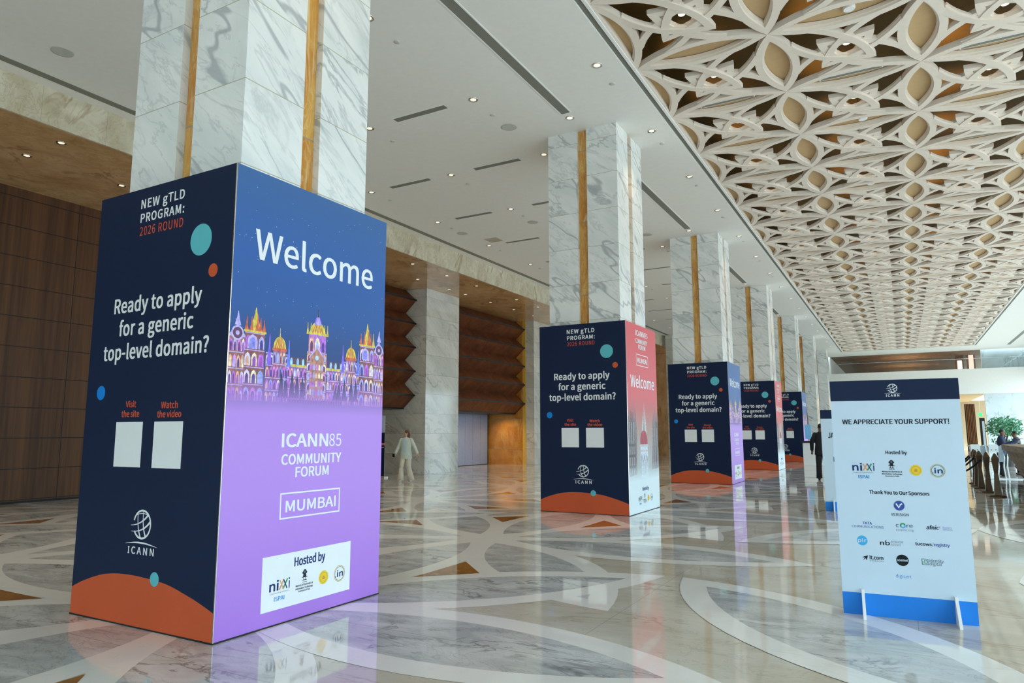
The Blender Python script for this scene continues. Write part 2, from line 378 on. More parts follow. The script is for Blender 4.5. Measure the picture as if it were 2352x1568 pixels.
for k in range(-2, 13):
    y = CYF+PF*k
    for i, x in enumerate(NX):
        petal((x, y), 0); petal((x, y), PI/2)
        if i == 2: petal((x, y), PI)
        for s in (1, -1):
            tri((x, y+PF/2), s, True)
            if i: tri((x+PF/2, y), s, False)
XA = .93                                                      # the flowers of the aisle
for k in range(-1, 12):
    y = CYF+PF*k
    for a in ((45, 315, 135) if k % 4 == 0 else (45, 315, 225) if k % 4 == 2 else (45, 315)): leaf((XA, y), math.radians(a))
for k in range(-1, 12):
    petal((XA, CYF+PF*k), 0)
    if k > 2: petal((XA, CYF+PF*k), PI/2)
struct(fl, 'floor')

# ------------------------------------------------------------------ ceiling, well, bulkhead
ce = MB()
def slab(x0, y0, x1, y1, z0=ZC, z1=ZC+.25): ce.box(x0, y0, z0, x1, y1, z1, M_ceil)
slab(-12.9, YB, WX0, YF); slab(WX1, YB, XR, YF); slab(WX0, YB, WX1, WY0); slab(WX0, WY1, WX1, YF)
ce.box(WX0-.08, WY0-.08, ZC+.25, WX0-.01, WY1+.08, 8.75, M_gold); ce.box(WX1+.01, WY0-.08, ZC+.25, WX1+.08, WY1+.08, 8.75, M_gold)
ce.box(WX0-.08, WY1+.01, ZC+.25, WX1+.08, WY1+.08, 8.75, M_gold); ce.box(WX0-.08, WY0-.08, ZC+.25, WX1+.08, WY0-.01, 8.75, M_gold)
ce.box(WX0-.1, WY0-.1, 8.7, WX1+.1, WY1+.1, 8.8, M_gold)
struct(ce, 'ceiling')
t1 = MB()
t1.box(WX0+.01, WY0, ZC+.03, WX0+.10, WY1, ZC+.07, M_slot); t1.box(WX0+.10, WY0, ZC-.005, WX0+.15, WY1, ZC+.2, M_trim)
struct(t1, 'trim_1')
t2 = MB(); t2.box(WX1-.10, WY0, ZC+.03, WX1-.01, WY1, ZC+.07, M_slot); t2.box(WX1-.15, WY0, ZC-.005, WX1-.10, WY1, ZC+.2, M_trim)
struct(t2, 'trim_2')
ZS = 6.955
bh = MB(); bh.box(-12.95, YB, ZS, -12.9, YF, ZC+.25, M_fascia); struct(bh, 'wall_left_fascia')
so = MB(); so.box(-18.2, YB, ZS, -12.95, YF, ZS+.12, M_soffit); struct(so, 'ceiling_left_soffit')

# left wall: walnut bay, then bays between marble piers
PX, PY0 = -15.35, 3.33
w = MB(); w.box(-17.1, YB, .05, -16.9, 12.1, ZS, M_wood); w.box(-17.15, YB, 0, -16.93, 12.1, .05, M_dark); struct(w, 'wall_left')
w = MB(); w.box(-18.2, 12.1, 0, -17.95, YF, ZS, M_onyx_wall); struct(w, 'wall_left_recess')
pl = {1: 'dim marble wall pier hidden behind the nearest printed box', 2: 'white marble wall pier behind the woman in pale suit', 3: 'narrow lit marble wall pier with onyx side, beside the second printed box', 4: 'marble wall pier further along the left wall'}
for k in (1, 2, 3):
    ya = PY0+BAY*k; p = thing('marble_pier', pl[k], 'pillar', ((PX-17.95)/2, ya+1.1, 0))
    b = MB(); hx = (PX+17.95)/2; b.box(-hx, -1.1, 0, hx, 1.1, ZS-.004, M_wall_marble); b.build('shaft', p)
    if k == 3:
        b = MB(); b.box(-hx, -1.13, 0, hx-.62, -1.1, ZS-.004, M_onyx_wall); tag(b.build('onyx_cladding', p), 'orange onyx side facing the lift doors')
        b = MB(); b.box(hx-.62, -1.125, 0, hx-.45, -1.1, ZS-.004, plain('gold_strip', (236, 190, 84), .3)); tag(b.build('gold_strip', p), 'pale gold vertical strip')
# zigzag canopies over the doors
for k, lab in ((1, 'dark walnut zigzag canopy at left, half hidden by the Welcome box'), (2, 'dark walnut zigzag canopy above the pale blue lift doors')):
    ya, yb = PY0+BAY*k+2.22, PY0+BAY*(k+1)-.02
    if k == 2: yb -= .03
    z = thing('zigzag_canopy', lab, 'canopy', (-16.8, (ya+yb)/2, 0)); h = (yb-ya)/2
    tips = [6.52, 5.615, 4.71, 3.81, 2.905]
    for t in tips:
        b = MB(); top = min(t+.455, ZS-.002); xt = .98; xi = .48
        b.prism([(-1.1, -h, t-.45), (xi, -h, t-.45), (xt, -h, t), (xi, -h, top), (-1.1, -h, top)], (0, 2*h, 0), M_zig)
        q = b.build('zigzag_rib', z)
        b = MB(); b.box(xt-.012, -h, t-.03, xt+.012, h, t+.03, M_black_metal); b.build('metal_edge', q)
    b = MB(); b.box(-1.1, -h, 2.40, .46, h, 2.455, M_black_metal); b.build('bottom_frame', z)
    top = ZS-.002
# lift doors
d = MB(); yd0, yd1 = 26.75, 29.45
d.box(-17.95, yd0-.2, 0, -17.88, yd1+.12, 2.5, M_black_metal); do = struct(d, 'door_1')
M_steel = plain('pale_steel', (168, 186, 222), .28, .25)
for i in range(4):
    b = MB(); s = (yd1-yd0)/4; b.box(-17.875, yd0+i*s+.006, .02, -17.85, yd0+(i+1)*s-.006, 2.4, M_steel); b.build('door_leaf', do)
w = MB(); w.box(-18.2, 47.0, 0, -12.5, 47.2, ZS, M_soffit); struct(w, 'wall_left_end')
p = thing('marble_pier', 'grey marble pier standing left of the third column', 'pillar', (-12.47, 43, 0)); b = MB(); b.box(-.22, -.4, 0, .22, .4, ZC-.012, M_wall_marble); b.build('shaft', p)

# far end: marble walls, gallery, glass balustrade
M_far = marble('far_white_marble', (216, 224, 224), (202, 212, 214), (160, 172, 174), .1, .35, (.3, .2, .1), vein_w=.012, slab=(-.4, 1.5), joint=(205, 212, 212))
w = MB(); w.box(-18.2, YF, 0, -4.95, YF+.3, ZC+.25, M_far); w.box(5.55, YF+.25, 0, XR, YF+.5, ZC+.25, M_far); struct(w, 'wall_far')
g = MB(); g.box(-4.95, YF, 4.36, XR, 92, 6.24, M_ceil); struct(g, 'floor_gallery')
M_brown = marble('brown_gallery_ceiling', (150, 112, 80), (112, 78, 54), (196, 176, 150), .6, 2.5, stretch=(.5, 2, 1), vein_w=.08)
g = MB(); g.box(-3.2, YF+.3, 7.66, 5.2, 88, 7.72, M_brown); g.box(-4.95, YF+.3, 7.72, XR, 92, 7.9, plain('taupe_plaster', (150, 132, 112), .8)); struct(g, 'ceiling_gallery')
g = MB(); g.box(-4.95, 91.5, 6.24, XR, 92, 7.72, plain('gallery_wall_paint', (176, 160, 138), .8)); g.box(-4.95, YF+.3, 6.24, -4.8, 92, 7.72, M_ceil); struct(g, 'wall_gallery')
g = MB(); g.box(-4.95, 76, 0, XR, 76.3, 4.36, plain('beige_wall_paint', (186, 164, 130), .7)); g.box(-4.95, YF+.3, 4.28, 5.5, 76, 4.36, plain('warm_soffit_paint', (222, 186, 136), .7)); struct(g, 'wall_far_recess')
def glass(name, tint=(.965, .988, .985)):
    k = NT(name); t = k.t; tr = k.n('ShaderNodeBsdfTransparent'); tr.inputs[0].default_value = (*tint, 1); gl = k.n('ShaderNodeBsdfGlossy'); gl.inputs['Roughness'].default_value = .02
    fr = k.n('ShaderNodeFresnel'); fr.inputs[0].default_value = 1.45; mx = k.n('ShaderNodeMixShader'); k.l(fr.outputs[0], mx.inputs[0]); k.l(tr.outputs[0], mx.inputs[1]); k.l(gl.outputs[0], mx.inputs[2])
    k.l(mx.outputs[0], t.nodes['Material Output'].inputs['Surface']); return k.m
M_glass = glass('clear_glass')
bal = thing('glass_balustrade', 'clear glass balustrade with thin steel rail on the far gallery', 'railing', (0, YF+.12, 6.24))
for i in range(7):
    b = MB(); x = -4.4+i*1.86; b.box(x+.01, -.008, 0, x+1.85, .008, 1.02, M_glass); b.build('glass_pane', bal)
b = MB(); b.tube([(-4.4, 0, .78), (8.5, 0, .78)], .012, M_chrome); b.build('handrail', bal)
for x, wd, lab, c in ((4.42, .16, 'bright white light column on the far gallery', (255, 240, 232)), (5.2, .16, 'pinkish vertical light column right of the white one on the far gallery', (244, 214, 196))):
    t = thing('light_column', lab, 'lamp', (x, YF+4, 6.24)); b = MB(); b.box(-wd, -.08, 0, wd, .08, 1.0 if x < 5 else 1.4, plain('light_column_'+str(int(x)), c, .5, emit=.9)); b.build('diffuser', t)
    b = MB(); b.box(-wd-.12, .08, 0, wd+.12, .2, 1.4, M_slat); b.build('timber_backing', t)
ws = MB()
for y in range(-11, 63, 3): ws.box(XR, y-.04, 0, XR+.12, y+.04, ZC, M_black_metal)
ws.box(XR, YB, 3.2, XR+.1, YF, 3.28, M_black_metal); ws.box(XR+.12, YB, 5.5, XR+.3, YF, ZC, M_ceil); ws.box(XR+.12, YB, 0, XR+.3, -4, 5.5, M_ceil); struct(ws, 'window_1')  # unseen solid end bay added to hold daylight off the front panels
ws = MB()
for x in range(-18, 9, 3): ws.box(x-.04, YB-.12, 0, x+.04, YB, ZC, M_black_metal)
ws.box(-18.2, YB-.2, 2.7, XR, YB-.12, ZC, M_ceil); ws.box(-18, YB-.1, 3.2, XR, YB, 3.28, M_black_metal); struct(ws, 'window_2')  # unseen solid upper wall added to dim daylight from behind the camera

# ------------------------------------------------------------------ the columns and their printed boxes
def column_meshes():
    h = .75; s = .105; out = []
    b = MB()
    for sx in (-1, 1):
        for sy in (-1, 1):
            x0, x1 = sorted((sx*s, sx*h)); y0, y1 = sorted((sy*s, sy*h)); b.box(x0, y0, 0, x1, y1, ZC, M_white_marble)
    b.box(-.6, -.6, 0, .6, .6, ZC, M_white_marble)
    strips = []
    for dx, dy in ((0, -1), (1, 0), (0, 1), (-1, 0)):
        q = MB()
        if dy: q.box(-s, min(dy*.6, dy*.675), 0, s, max(dy*.6, dy*.675), ZC, M_onyx)
        else: q.box(min(dx*.6, dx*.675), -s, 0, max(dx*.6, dx*.675), s, ZC, M_onyx)
        strips.append(q)
    return b, strips
cl = ['nearest marble column, rising out of the big Welcome box at left', 'marble column standing in the box with the red side', 'third marble column from the camera, with onyx strip', 'fourth marble column, above the box with the pink side', 'fifth marble column, above the farthest printed box', 'slim looking far marble column without a box, sixth from the camera', 'last marble column, beside the far gallery']
c0 = thing('marble_column', cl[0], 'column', (CX, CY, 0), 0, 'marble columns along the hall')
b, st = column_meshes(); b.build('marble_shaft', c0)
for q in st: tag(q.build('onyx_strip', c0), 'honey coloured onyx strip')
for k in range(1, 7): dup(c0, (CX, CY+BAY*k, 0), label=cl[k])

h = BW/2
def panel(name, x0, y0, x1, y1, m, par):
    b = MB(); b.box(x0, y0, .012, x1, y1, BH, m); return b.build(name, par)
def globe(a, n, u, v, r, m, L=1, ry=None):
    """ring, crossing meridians and two speed lines of the emblem"""
    ry = ry or r; k = r
    a.ring(n, u, v, r*.93, r*.13, m, L, ry*.93, math.radians(-150), math.radians(165))
    def q(pts, w0, w1):
        P = []; W = []
        for i in range(15):
            t = i/14; x = (1-t)**2*pts[0][0]+2*t*(1-t)*pts[1][0]+t*t*pts[2][0]; y = (1-t)**2*pts[0][1]+2*t*(1-t)*pts[1][1]+t*t*pts[2][1]
            P.append((u+x*k, v+y*ry)); W.append(k*(w0+(w1-w0)*t))
        a.stroke(n, P, W, m, L)
    q([(-1.25, -.1), (-.1, -.05), (.62, .66)], .03, .15); q([(-1.15, -.5), (.1, -.55), (.86, .2)], .03, .16)
    q([(-.5, .85), (-.55, -.2), (-.1, -.9)], .05, .12); q([(.1, .92), (.0, -.1), (.45, -.8)], .05, .14); q([(-.62, .62), (.2, .9), (.7, .55)], .05, .05)
def emblem(a, n, u, v, r, l, rr, base, cap, au, m, L=1):
    globe(a, n, u, v, r, m, L)
    mid = (au[0]+au[1])/2; a.stroke(n, [(au[0]+(au[1]-au[0])*i/16, au[2]+au[3]*math.sin(PI*min(1, (i/16)*.9+.1))) for i in range(17)], [.001+.9*au[3]*.55*math.sin(PI*i/16) for i in range(17)], m, L)
    a.text(n, 'I C A N N', l, rr, base, cap, m, L, bold=cap*.09)
    iw = cap*.30; a.rect(n, l-iw*.35, base, l+iw, base+cap*.14, m, L); a.rect(n, l-iw*.35, base+cap*.86, l+iw, base+cap, m, L)
def front_art():
    a = Art((-h, -h, 0), (1, 0, 0), (0, 0, 1))
    n = 'title_lettering'; a.text(n, 'NEW gTLD', .597, 1.182, 3.427, .078, I_white, 1, .007, track=1.06); a.text(n, 'PROGRAM:', .600, 1.186, 3.303, .076, I_white, 1, .007, track=1.06); a.text(n, '2026 ROUND', .602, 1.183, 3.186, .075, I_orgt, 1, .001, track=1.06)
    n = 'question_lettering'
    a.text(n, 'Ready to apply', .315, 1.472, 2.530, .123, I_white, 1, .009, track=1.02); a.text(n, 'for a generic', .405, 1.387, 2.330, .123, I_white, 1, .009, track=1.02); a.text(n, 'top-level domain?', .204, 1.587, 2.127, .123, I_white, 1, .009, track=1.02)
    n = 'orange_caption'
    a.text('orange_caption#1', 'Visit', .577, .720, 1.719, .050, I_orgt, 1, .003); a.text('orange_caption#1', 'the site', .526, .771, 1.639, .050, I_orgt, 1, .003); a.text(n, 'Watch', 1.048, 1.26, 1.703, .050, I_orgt, 1, .003); a.text(n, 'the video', 1.004, 1.308, 1.631, .050, I_orgt, 1, .003)
    a.disc('teal_disc', 1.421, 3.040, .130, I_teal); a.disc('orange_disc', 1.588, 2.770, .054, I_org); a.disc('blue_disc', .209, 1.849, .061, I_blue)
    a.rect('white_square', .463, 1.231, .826, 1.597, I_white); a.rect('white_square#2', .975, 1.231, 1.336, 1.597, I_white)
    emblem(a, 'globe_emblem', .904, .787, .116, .745, 1.075, .556, .054, (.700, 1.115, .622, .024), I_white)
    c = [(0, .222), (.15, .283), (.392, .354), (.58, .382), (.77, .391), (.95, .387), (1.247, .364), (1.519, .303), (1.68, .257), (BW, .212)]
    e_ = [(-.15, .15)]+c+[(1.95, .15)]; q_ = []
    for i in range(1, len(e_)-2):
        for t_ in (0, .2, .4, .6, .8):
            m0 = (e_[i+1][1]-e_[i-1][1])/(e_[i+1][0]-e_[i-1][0])*(e_[i+1][0]-e_[i][0]); m1 = (e_[i+2][1]-e_[i][1])/(e_[i+2][0]-e_[i][0])*(e_[i+1][0]-e_[i][0])
            q_.append((e_[i][0]+(e_[i+1][0]-e_[i][0])*t_, (2*t_**3-3*t_**2+1)*e_[i][1]+(t_**3-2*t_**2+t_)*m0+(3*t_**2-2*t_**3)*e_[i+1][1]+(t_**3-t_**2)*m1))
    a.poly('orange_hill', [(0, .012), (BW-.004, .012)]+([(BW-.004, .213)]+q_[::-1]), I_org); a.disc('teal_dot', 1.103, .386, .054, I_teal, 2)
    return a
def logos(a, n, T, s):
    """the four host logos; T maps unit coordinates, s is the size factor"""
    L = 3; key = 'host_logo'; n = key+'#1'
    def X(u, v): return T(u, v)
    a.text(n, 'ni', *(X(0, 0)[0], X(.095, 0)[0]), X(0, 0)[1], .075*s, I_ink, L, .0035*s)
    for du, c in ((0, I_peach), (.038, I_grn)):
        u0, v0 = X(.102+du*s/.78 if s < .9 else .102+du, 0); a.stroke(n, [(u0, v0), (u0+.045*s, v0+.075*s)], .014*s, c, L)
        a.stroke(n, [(u0+.003*s, v0+.075*s), (u0+.042*s, v0)], .010*s, I_ink if du else I_peach, L+1)
    u0, v0 = X(.198, 0); a.text(n, 'i', u0, u0+.012*s, v0, .075*s, I_ink, L, .002*s)
    u0, v0 = X(.01, -.024); a.text(n, 'Empowering Netizens', u0, u0+.19*s, v0, .012*s, I_grey, L)
    u0, v0 = X(.052, -.08); a.text(n, 'ISPAI', u0, u0+.106*s, v0, .032*s, I_ispai, L, .0025*s)
    n = key+'#2'; u0, v0 = X(.37, .068)                                        # lion capital
    a.poly(n, [(u0-.019*s, v0-.012*s), (u0+.019*s, v0-.012*s), (u0+.015*s, v0+.012*s), (u0+.026*s, v0+.016*s), (u0+.027*s, v0+.027*s), (u0+.017*s, v0+.034*s), (u0+.012*s, v0+.044*s), (u0, v0+.048*s), (u0-.012*s, v0+.044*s), (u0-.017*s, v0+.034*s), (u0-.027*s, v0+.027*s), (u0-.026*s, v0+.016*s), (u0-.015*s, v0+.012*s)], I_dkink, L)
    a.disc(n, u0, v0+.027*s, .008*s, I_grey, L+1, .010*s)
    a.ring(n, u0, v0-.026*s, .012*s, .005*s, I_dkink, L); a.rect(n, u0-.024*s, v0-.04*s, u0+.024*s, v0-.034*s, I_dkink, L); a.rect(n, u0-.03*s, v0-.016*s, u0+.03*s, v0-.010*s, I_dkink, L); a.rect(n, u0-.028*s, v0-.056*s, u0+.028*s, v0-.051*s, I_grey, L)
    for t, dv, w in (('Ministry of Electronics &', -.012, .19), ('Information Technology', -.036, .19), ('Government of India', -.058, .13)):
        u0, v0 = X(.37, dv); a.text(n, t, u0-w*s/2, u0+w*s/2, v0, .014*s, I_dkink if dv > -.05 else I_grey, L, .0006*s)
    n = key+'#3'; u0, v0 = X(.588, .013); a.poly(n, [(u0+(.059 if i % 2 else .054)*s*math.cos(PI*i/24), v0+(.059 if i % 2 else .054)*s*math.sin(PI*i/24)) for i in range(48)], I_yel, L); a.ring(n, u0, v0, .042*s, .004*s, I_amb, L+1); a.disc(n, u0, v0, .014*s, I_amb, L+1); a.rect(n, u0-.016*s, v0-.012*s, u0+.016*s, v0-.008*s, I_orgt, L+2)
    n = key+'#4'; u0, v0 = X(.782, .012); a.ring(n, u0, v0, .066*s, .006*s, I_peach, L); a.ring(n, u0, v0, .057*s, .005*s, I_grn, L); a.text(n, 'in', u0-.032*s, u0+.044*s, v0-.026*s, .052*s, I_ink, L, .003*s); a.disc(n, u0-.047*s, v0-.024*s, .006*s, I_ink, L)
def side_welcome():
    a = Art((h, -h, 0), (0, 1, 0), (0, 0, 1))
    n = 'welcome_lettering'; a.text(n, 'Welcome', .205, 1.618, 2.886, .240, I_white, 6, .004)
    rs = random.Random(3)
    for i in range(110): u, v = rs.uniform(.02, 1.79), rs.uniform(2.3, 3.5); a.disc('printed_stars', u, v, rs.choice((.0015, .002, .003)), I_white, 1, n=6)
    n = 'event_lettering'; a.text(n, 'ICANN', .563, 1.088, 1.392, .106, I_white, 1, .006); a.text(n, '85', 1.102, 1.252, 1.392, .106, I_white, 1)
    n = 'event_lettering#2'; a.text(n, 'COMMUNITY', .566, 1.256, 1.250, .080, I_white, 1, .003); a.text(n, 'FORUM', .722, 1.106, 1.144, .080, I_white, 1, .003)
    n = 'city_lettering'; a.frame(n, .571, .814, 1.255, 1.023, .012, I_white); a.text(n, 'MUMBAI', .631, 1.204, .868, .088, I_white, 1, .003)
    n = 'host_card'; a.rect(n, .420, .121, 1.412, .540, I_white, 2); a.text(n, 'Hosted by', .748, 1.098, .425, .068, I_ink, 3, .003)
    logos(a, n, lambda u, v: (.497+u*1.0, .268+v*1.0), 1.0)
    # palace skyline
    C = 'palace_print'; R = random.Random(11)
    wallc = [lin(150, 92, 92), lin(170, 112, 104), lin(142, 98, 128)]; lit = [lin(*c) for c in ((235, 225, 255), (190, 190, 250), (235, 150, 235), (250, 190, 150), (205, 120, 230), (160, 180, 250), (255, 240, 200))]
    yel, orn, vio, pale = lin(232, 210, 80), lin(226, 110, 70), lin(150, 110, 240), lin(205, 190, 245)
    def P(pts, c, L): a.poly(C, pts, I_city, L, c)
    def B(u0, v0, u1, v1, c, L): P([(u0, v0), (u1, v0), (u1, v1), (u0, v1)], c, L)
    def arch(u, v, w, hh, c, L): P([(u-w, v), (u+w, v), (u+w, v+hh*.6), (u+w*.7, v+hh*.85), (u, v+hh), (u-w*.7, v+hh*.85), (u-w, v+hh*.6)], c, L)
    def facade(u0, v0, u1, v1, nx, ny, c, L):
        B(u0, v0, u1, v1, c, L); dw, dh = (u1-u0)/nx, (v1-v0)/ny
        for j in range(ny):
            B(u0, v0+(j+1)*dh-.009, u1, v0+(j+1)*dh-.002, pale, L+.25)
            for i in range(nx):
                x = u0+(i+.5)*dw
                arch(x, v0+j*dh+.006, dw*.42, dh*.78, R.choice(lit), L+.25); arch(x, v0+j*dh+.006, dw*.24, dh*.58, R.choice((lin(110, 60, 120), lin(170, 90, 190), lin(90, 70, 150), R.choice(lit))), L+.5)
    def spire(u, v, w, hh, c, L): P([(u-w, v), (u+w, v), (u+w*.35, v+hh*.55), (u+.003, v+hh), (u-.003, v+hh), (u-w*.35, v+hh*.55)], c, L)
    def dome(u, v, w, hh, c, L, c2):
        pts = [(u+w*math.cos(PI*i/16), v+hh*math.sin(PI*i/16)) for i in range(17)]; P(pts, c, L)
        for i in (-2, -1, 0, 1, 2): P([(u+i*w*.36-.006, v), (u+i*w*.36+.006, v), (u+i*w*.12+.002, v+hh*.95), (u+i*w*.12-.002, v+hh*.95)], c2, L+.25)
        spire(u, v+hh*.95, .007, .075, yel, L)
    def tower(u0, u1, v0, v1, tip, L):
        m = (u0+u1)/2; wd = u1-u0; facade(u0, v0, u1, v1, 3, 4, wallc[0], L); arch(m-wd*.12, v1-.13, wd*.24, .115, pale, L+.75); arch(m-wd*.12, v1-.125, wd*.15, .09, lin(150, 150, 235), L+1)
        B(u0-.012, v1, u1+.012, v1+.016, yel, L+.5); spire(m, v1+.016, wd*.30, tip-v1, yel, L+.25); spire(m+.02, v1+.016, wd*.12, (tip-v1)*.72, orn, L+.5)
        for x in (u0+.012, u1-.012, u0+wd*.3, u1-wd*.25): spire(x, v1+.012, .019, (tip-v1)*R.uniform(.5, .62), R.choice((orn, yel)), L+.5)
    def gable(u0, u1, v0, v1, top, L):
        facade(u0, v0, u1, v1, 4, 4, wallc[1], L); m = (u0+u1)/2
        P([(u0, v1), (u1, v1), (m, top)], wallc[0], L+.3)
        for sg in (-1, 1): P([(m, top), (m, top-.022), (m+sg*(u1-u0)/2, v1-.016), (m+sg*(u1-u0)/2, v1+.006)], pale, L+.6)
        for r, c, d in ((.058, pale, .9), (.044, lin(110, 70, 100), 1.1), (.018, pale, 1.3)): P([(m+r*math.cos(PI*i/12), v1+.02+r*math.sin(PI*i/12)) for i in range(24)], c, L+d)
        spire(m, top-.01, .03, .11, pale, L)
    facade(.36, 1.75, .60, 2.15, 6, 4, wallc[2], 1); facade(1.24, 1.75, 1.47, 2.15, 6, 4, lin(130, 120, 200), 1)
    facade(.55, 1.78, 1.32, 2.06, 22, 3, lin(166, 110, 170), 1.2); B(.56, 2.06, .80, 2.135, lin(96, 74, 96), 1); B(1.04, 2.06, 1.30, 2.135, lin(96, 74, 110), 1); B(.55, 2.055, 1.30, 2.075, yel, 1.8)
    for x in (.63, .70, .76, 1.09, 1.15, 1.22): arch(x, 2.07, .013, .06, lin(170, 220, 240), 2)
    for u, d0 in ((.50, 2.18), (1.345, 2.18)):
        facade(u-.065, 1.95, u+.065, d0, 4, 2, lin(178, 110, 130), 2); B(u-.075, d0-.01, u+.075, d0+.012, orn, 2.9); dome(u, d0+.012, .066, .095, yel, 2.6, orn); spire(u-.105, 2.05, .026, .25, vio, 2); spire(u+.10, 2.05, .024, .22, lin(120, 140, 240), 2)
    facade(.80, 1.78, 1.035, 2.20, 4, 5, lin(186, 140, 132), 2.6); facade(.815, 2.20, 1.02, 2.36, 3, 1, lin(200, 130, 210), 2.6); B(.795, 2.355, 1.04, 2.372, yel, 3.4)
    dome(.918, 2.37, .085, .10, yel, 3, orn); dome(.918, 2.44, .042, .075, vio, 3.4, pale); spire(.918, 2.50, .012, .09, pale, 3.4)
    for x in (.80, .835, 1.0, 1.035): spire(x, 2.35, .014, .10, yel, 3.2)
    P([(.835, 1.80), (1.0, 1.80), (1.0, 2.15), (.918, 2.235), (.835, 2.15)], lin(196, 140, 120), 3.5); P([(.826, 2.14), (.918, 2.235), (1.01, 2.14), (1.01, 2.155), (.918, 2.252), (.826, 2.155)], pale, 3.7)
    P([(.918+.021*math.cos(PI*i/10), 2.15+.021*math.sin(PI*i/10)) for i in range(20)], lin(190, 230, 250), 3.8)
    for j in range(4):
        for i in range(5): arch(.852+i*.033, 1.83+j*.072, .011, .05, R.choice(lit), 3.8)
    gable(-.06+.065, .155, 1.75, 2.25, 2.34, 2); tower(.150, .345, 1.75, 2.29, 2.475, 2.5); tower(1.465, 1.665, 1.75, 2.32, 2.525, 2.5); gable(1.665, BW-.002, 1.75, 2.28, 2.39, 2)
    for x, hh in ((.53, .22), (.58, .16), (.645, .22), (.70, .20), (.76, .19), (1.20, .17), (1.27, .2), (1.36, .2), (1.42, .2), (1.155, .12)): P([(x-.026, 1.79), (x+.026, 1.79), (x+.02, 1.79+hh*.5), (x, 1.79+hh), (x-.02, 1.79+hh*.5)], lin(52, 62, 84), 4.2)
    for x in (.79, 1.04):
        for i in range(9): t = PI*i/8; P([(x-.003, 2.0), (x+.003, 2.0), (x+.055*math.cos(t), 2.0+.05*math.sin(t)-.02)], lin(50, 74, 84), 4.3)
        B(x-.004, 1.82, x+.004, 2.0, lin(90, 70, 90), 4.3)
    for i in range(60): B(i*.03+.004, 1.755, i*.03+.018, 1.80, lin(150, 96, 150), 4.4)
    return a
def side_red():
    a = Art((h, -h, 0), (0, 1, 0), (0, 0, 1))
    n = 'event_lettering'; a.text(n, 'ICANN', .546, 1.085, 3.392, .104, I_white, 6, .006); a.text(n, '85', 1.10, 1.29, 3.392, .104, I_white, 6)
    n = 'event_lettering#2'; a.text(n, 'COMMUNITY', .551, 1.262, 3.245, .085, I_white, 6, .003); a.text(n, 'FORUM', .70, 1.131, 3.133, .085, I_white, 6, .003); n = 'city_lettering'; a.frame(n, .551, 2.80, 1.275, 3.027, .012, I_white, 6); a.text(n, 'MUMBAI', .615, 1.215, 2.862, .095, I_white, 6, .003)
    a.text('welcome_lettering', 'Welcome', .20, 1.628, 2.37, .225, I_white, 6, .004)
    C = 'tower_print'; dk = lin(92, 82, 80); md = lin(128, 112, 106); lt = lin(206, 196, 186); gr = lin(150, 146, 142); red = lin(178, 40, 60); pale = lin(210, 222, 224)
    def P(pts, c, L): a.poly(C, pts, I_tower, L, c)
    P([(.02, .72), (.46, .72), (.50, 1.5), (.46, 1.95), (.30, 2.12), (.12, 2.05), (.02, 1.8)], md, 1)
    P([(.06, .70), (.34, .72), (.38, 1.35), (.28, 1.9), (.14, 1.9), (.06, 1.4)], dk, 1.5)
    for x in (.09, .2, .31): P([(x-.03, .72), (x+.03, .72), (x+.025, 1.7), (x-.025, 1.7)], gr, 2)
    for v in (.85, 1.05, 1.25): P([(.05, v), (.40, v), (.42, v+.05), (.05, v+.05)], dk, 2.4)
    P([(1.36, .78), (BW-.01, .8), (BW-.01, 1.9), (1.62, 2.02), (1.46, 1.75)], md, 1); P([(1.56, .78), (BW-.02, .8), (BW-.02, 1.7), (1.66, 1.75)], dk, 1.5)
    for x in (1.45, 1.6, 1.72): P([(x-.025, .85), (x+.025, .85), (x+.02, 1.6), (x-.02, 1.6)], gr, 2)
    P([(.70, 1.22), (1.10, 1.22), (1.06, 1.6), (.97, 2.12), (.945, 2.12), (.80, 1.6)], lt, 2); P([(.86, 1.5), (.96, 1.5), (.962, 2.10), (.952, 2.13)], gr, 2.5)
    P([(.69, 1.28), (1.11, 1.28), (1.12, 1.36), (1.06, 1.48), (.98, 1.545), (.82, 1.545), (.74, 1.48), (.68, 1.36)], red, 3)
    for x in (.76, .84, .92, 1.0): P([(x-.008, 1.28), (x+.012, 1.28), (x+.01, 1.53), (x, 1.53)], lin(140, 30, 52), 3.4)
    P([(.66, .62), (1.14, .62), (1.12, 1.28), (.68, 1.28)], pale, 3)
    for x in (.75, .90, 1.05):
        P([(x-.055, .70), (x+.055, .70), (x+.055, .98), (x, 1.10), (x-.055, .98)], gr, 3.4); P([(x-.03, .70), (x+.03, .70), (x+.03, .95), (x, 1.04), (x-.03, .95)], pale, 3.8)
    for v in (1.14, 1.24): P([(.64, v), (1.16, v), (1.16, v+.03), (.64, v+.03)], lt, 3.8)
    n = 'host_logos'; a.text(n, 'Hosted by', .735, 1.12, .405, .068, I_ink, 3, .003); logos(a, n, lambda u, v: (.50+u*1.0, .235+v), 1.0)
    return a
blab = [('large box printed Welcome over a night palace, wrapped around the nearest column', 'display box'), ('printed box with a red Welcome side, around the second column', 'display box'),
        ('printed box with a blue and lilac side, around the third column', 'display box'), ('printed box with a pink side, around the fourth column', 'display box'), ('farthest printed box, partly hidden behind the pink sided one', 'display box')]
proto = {}
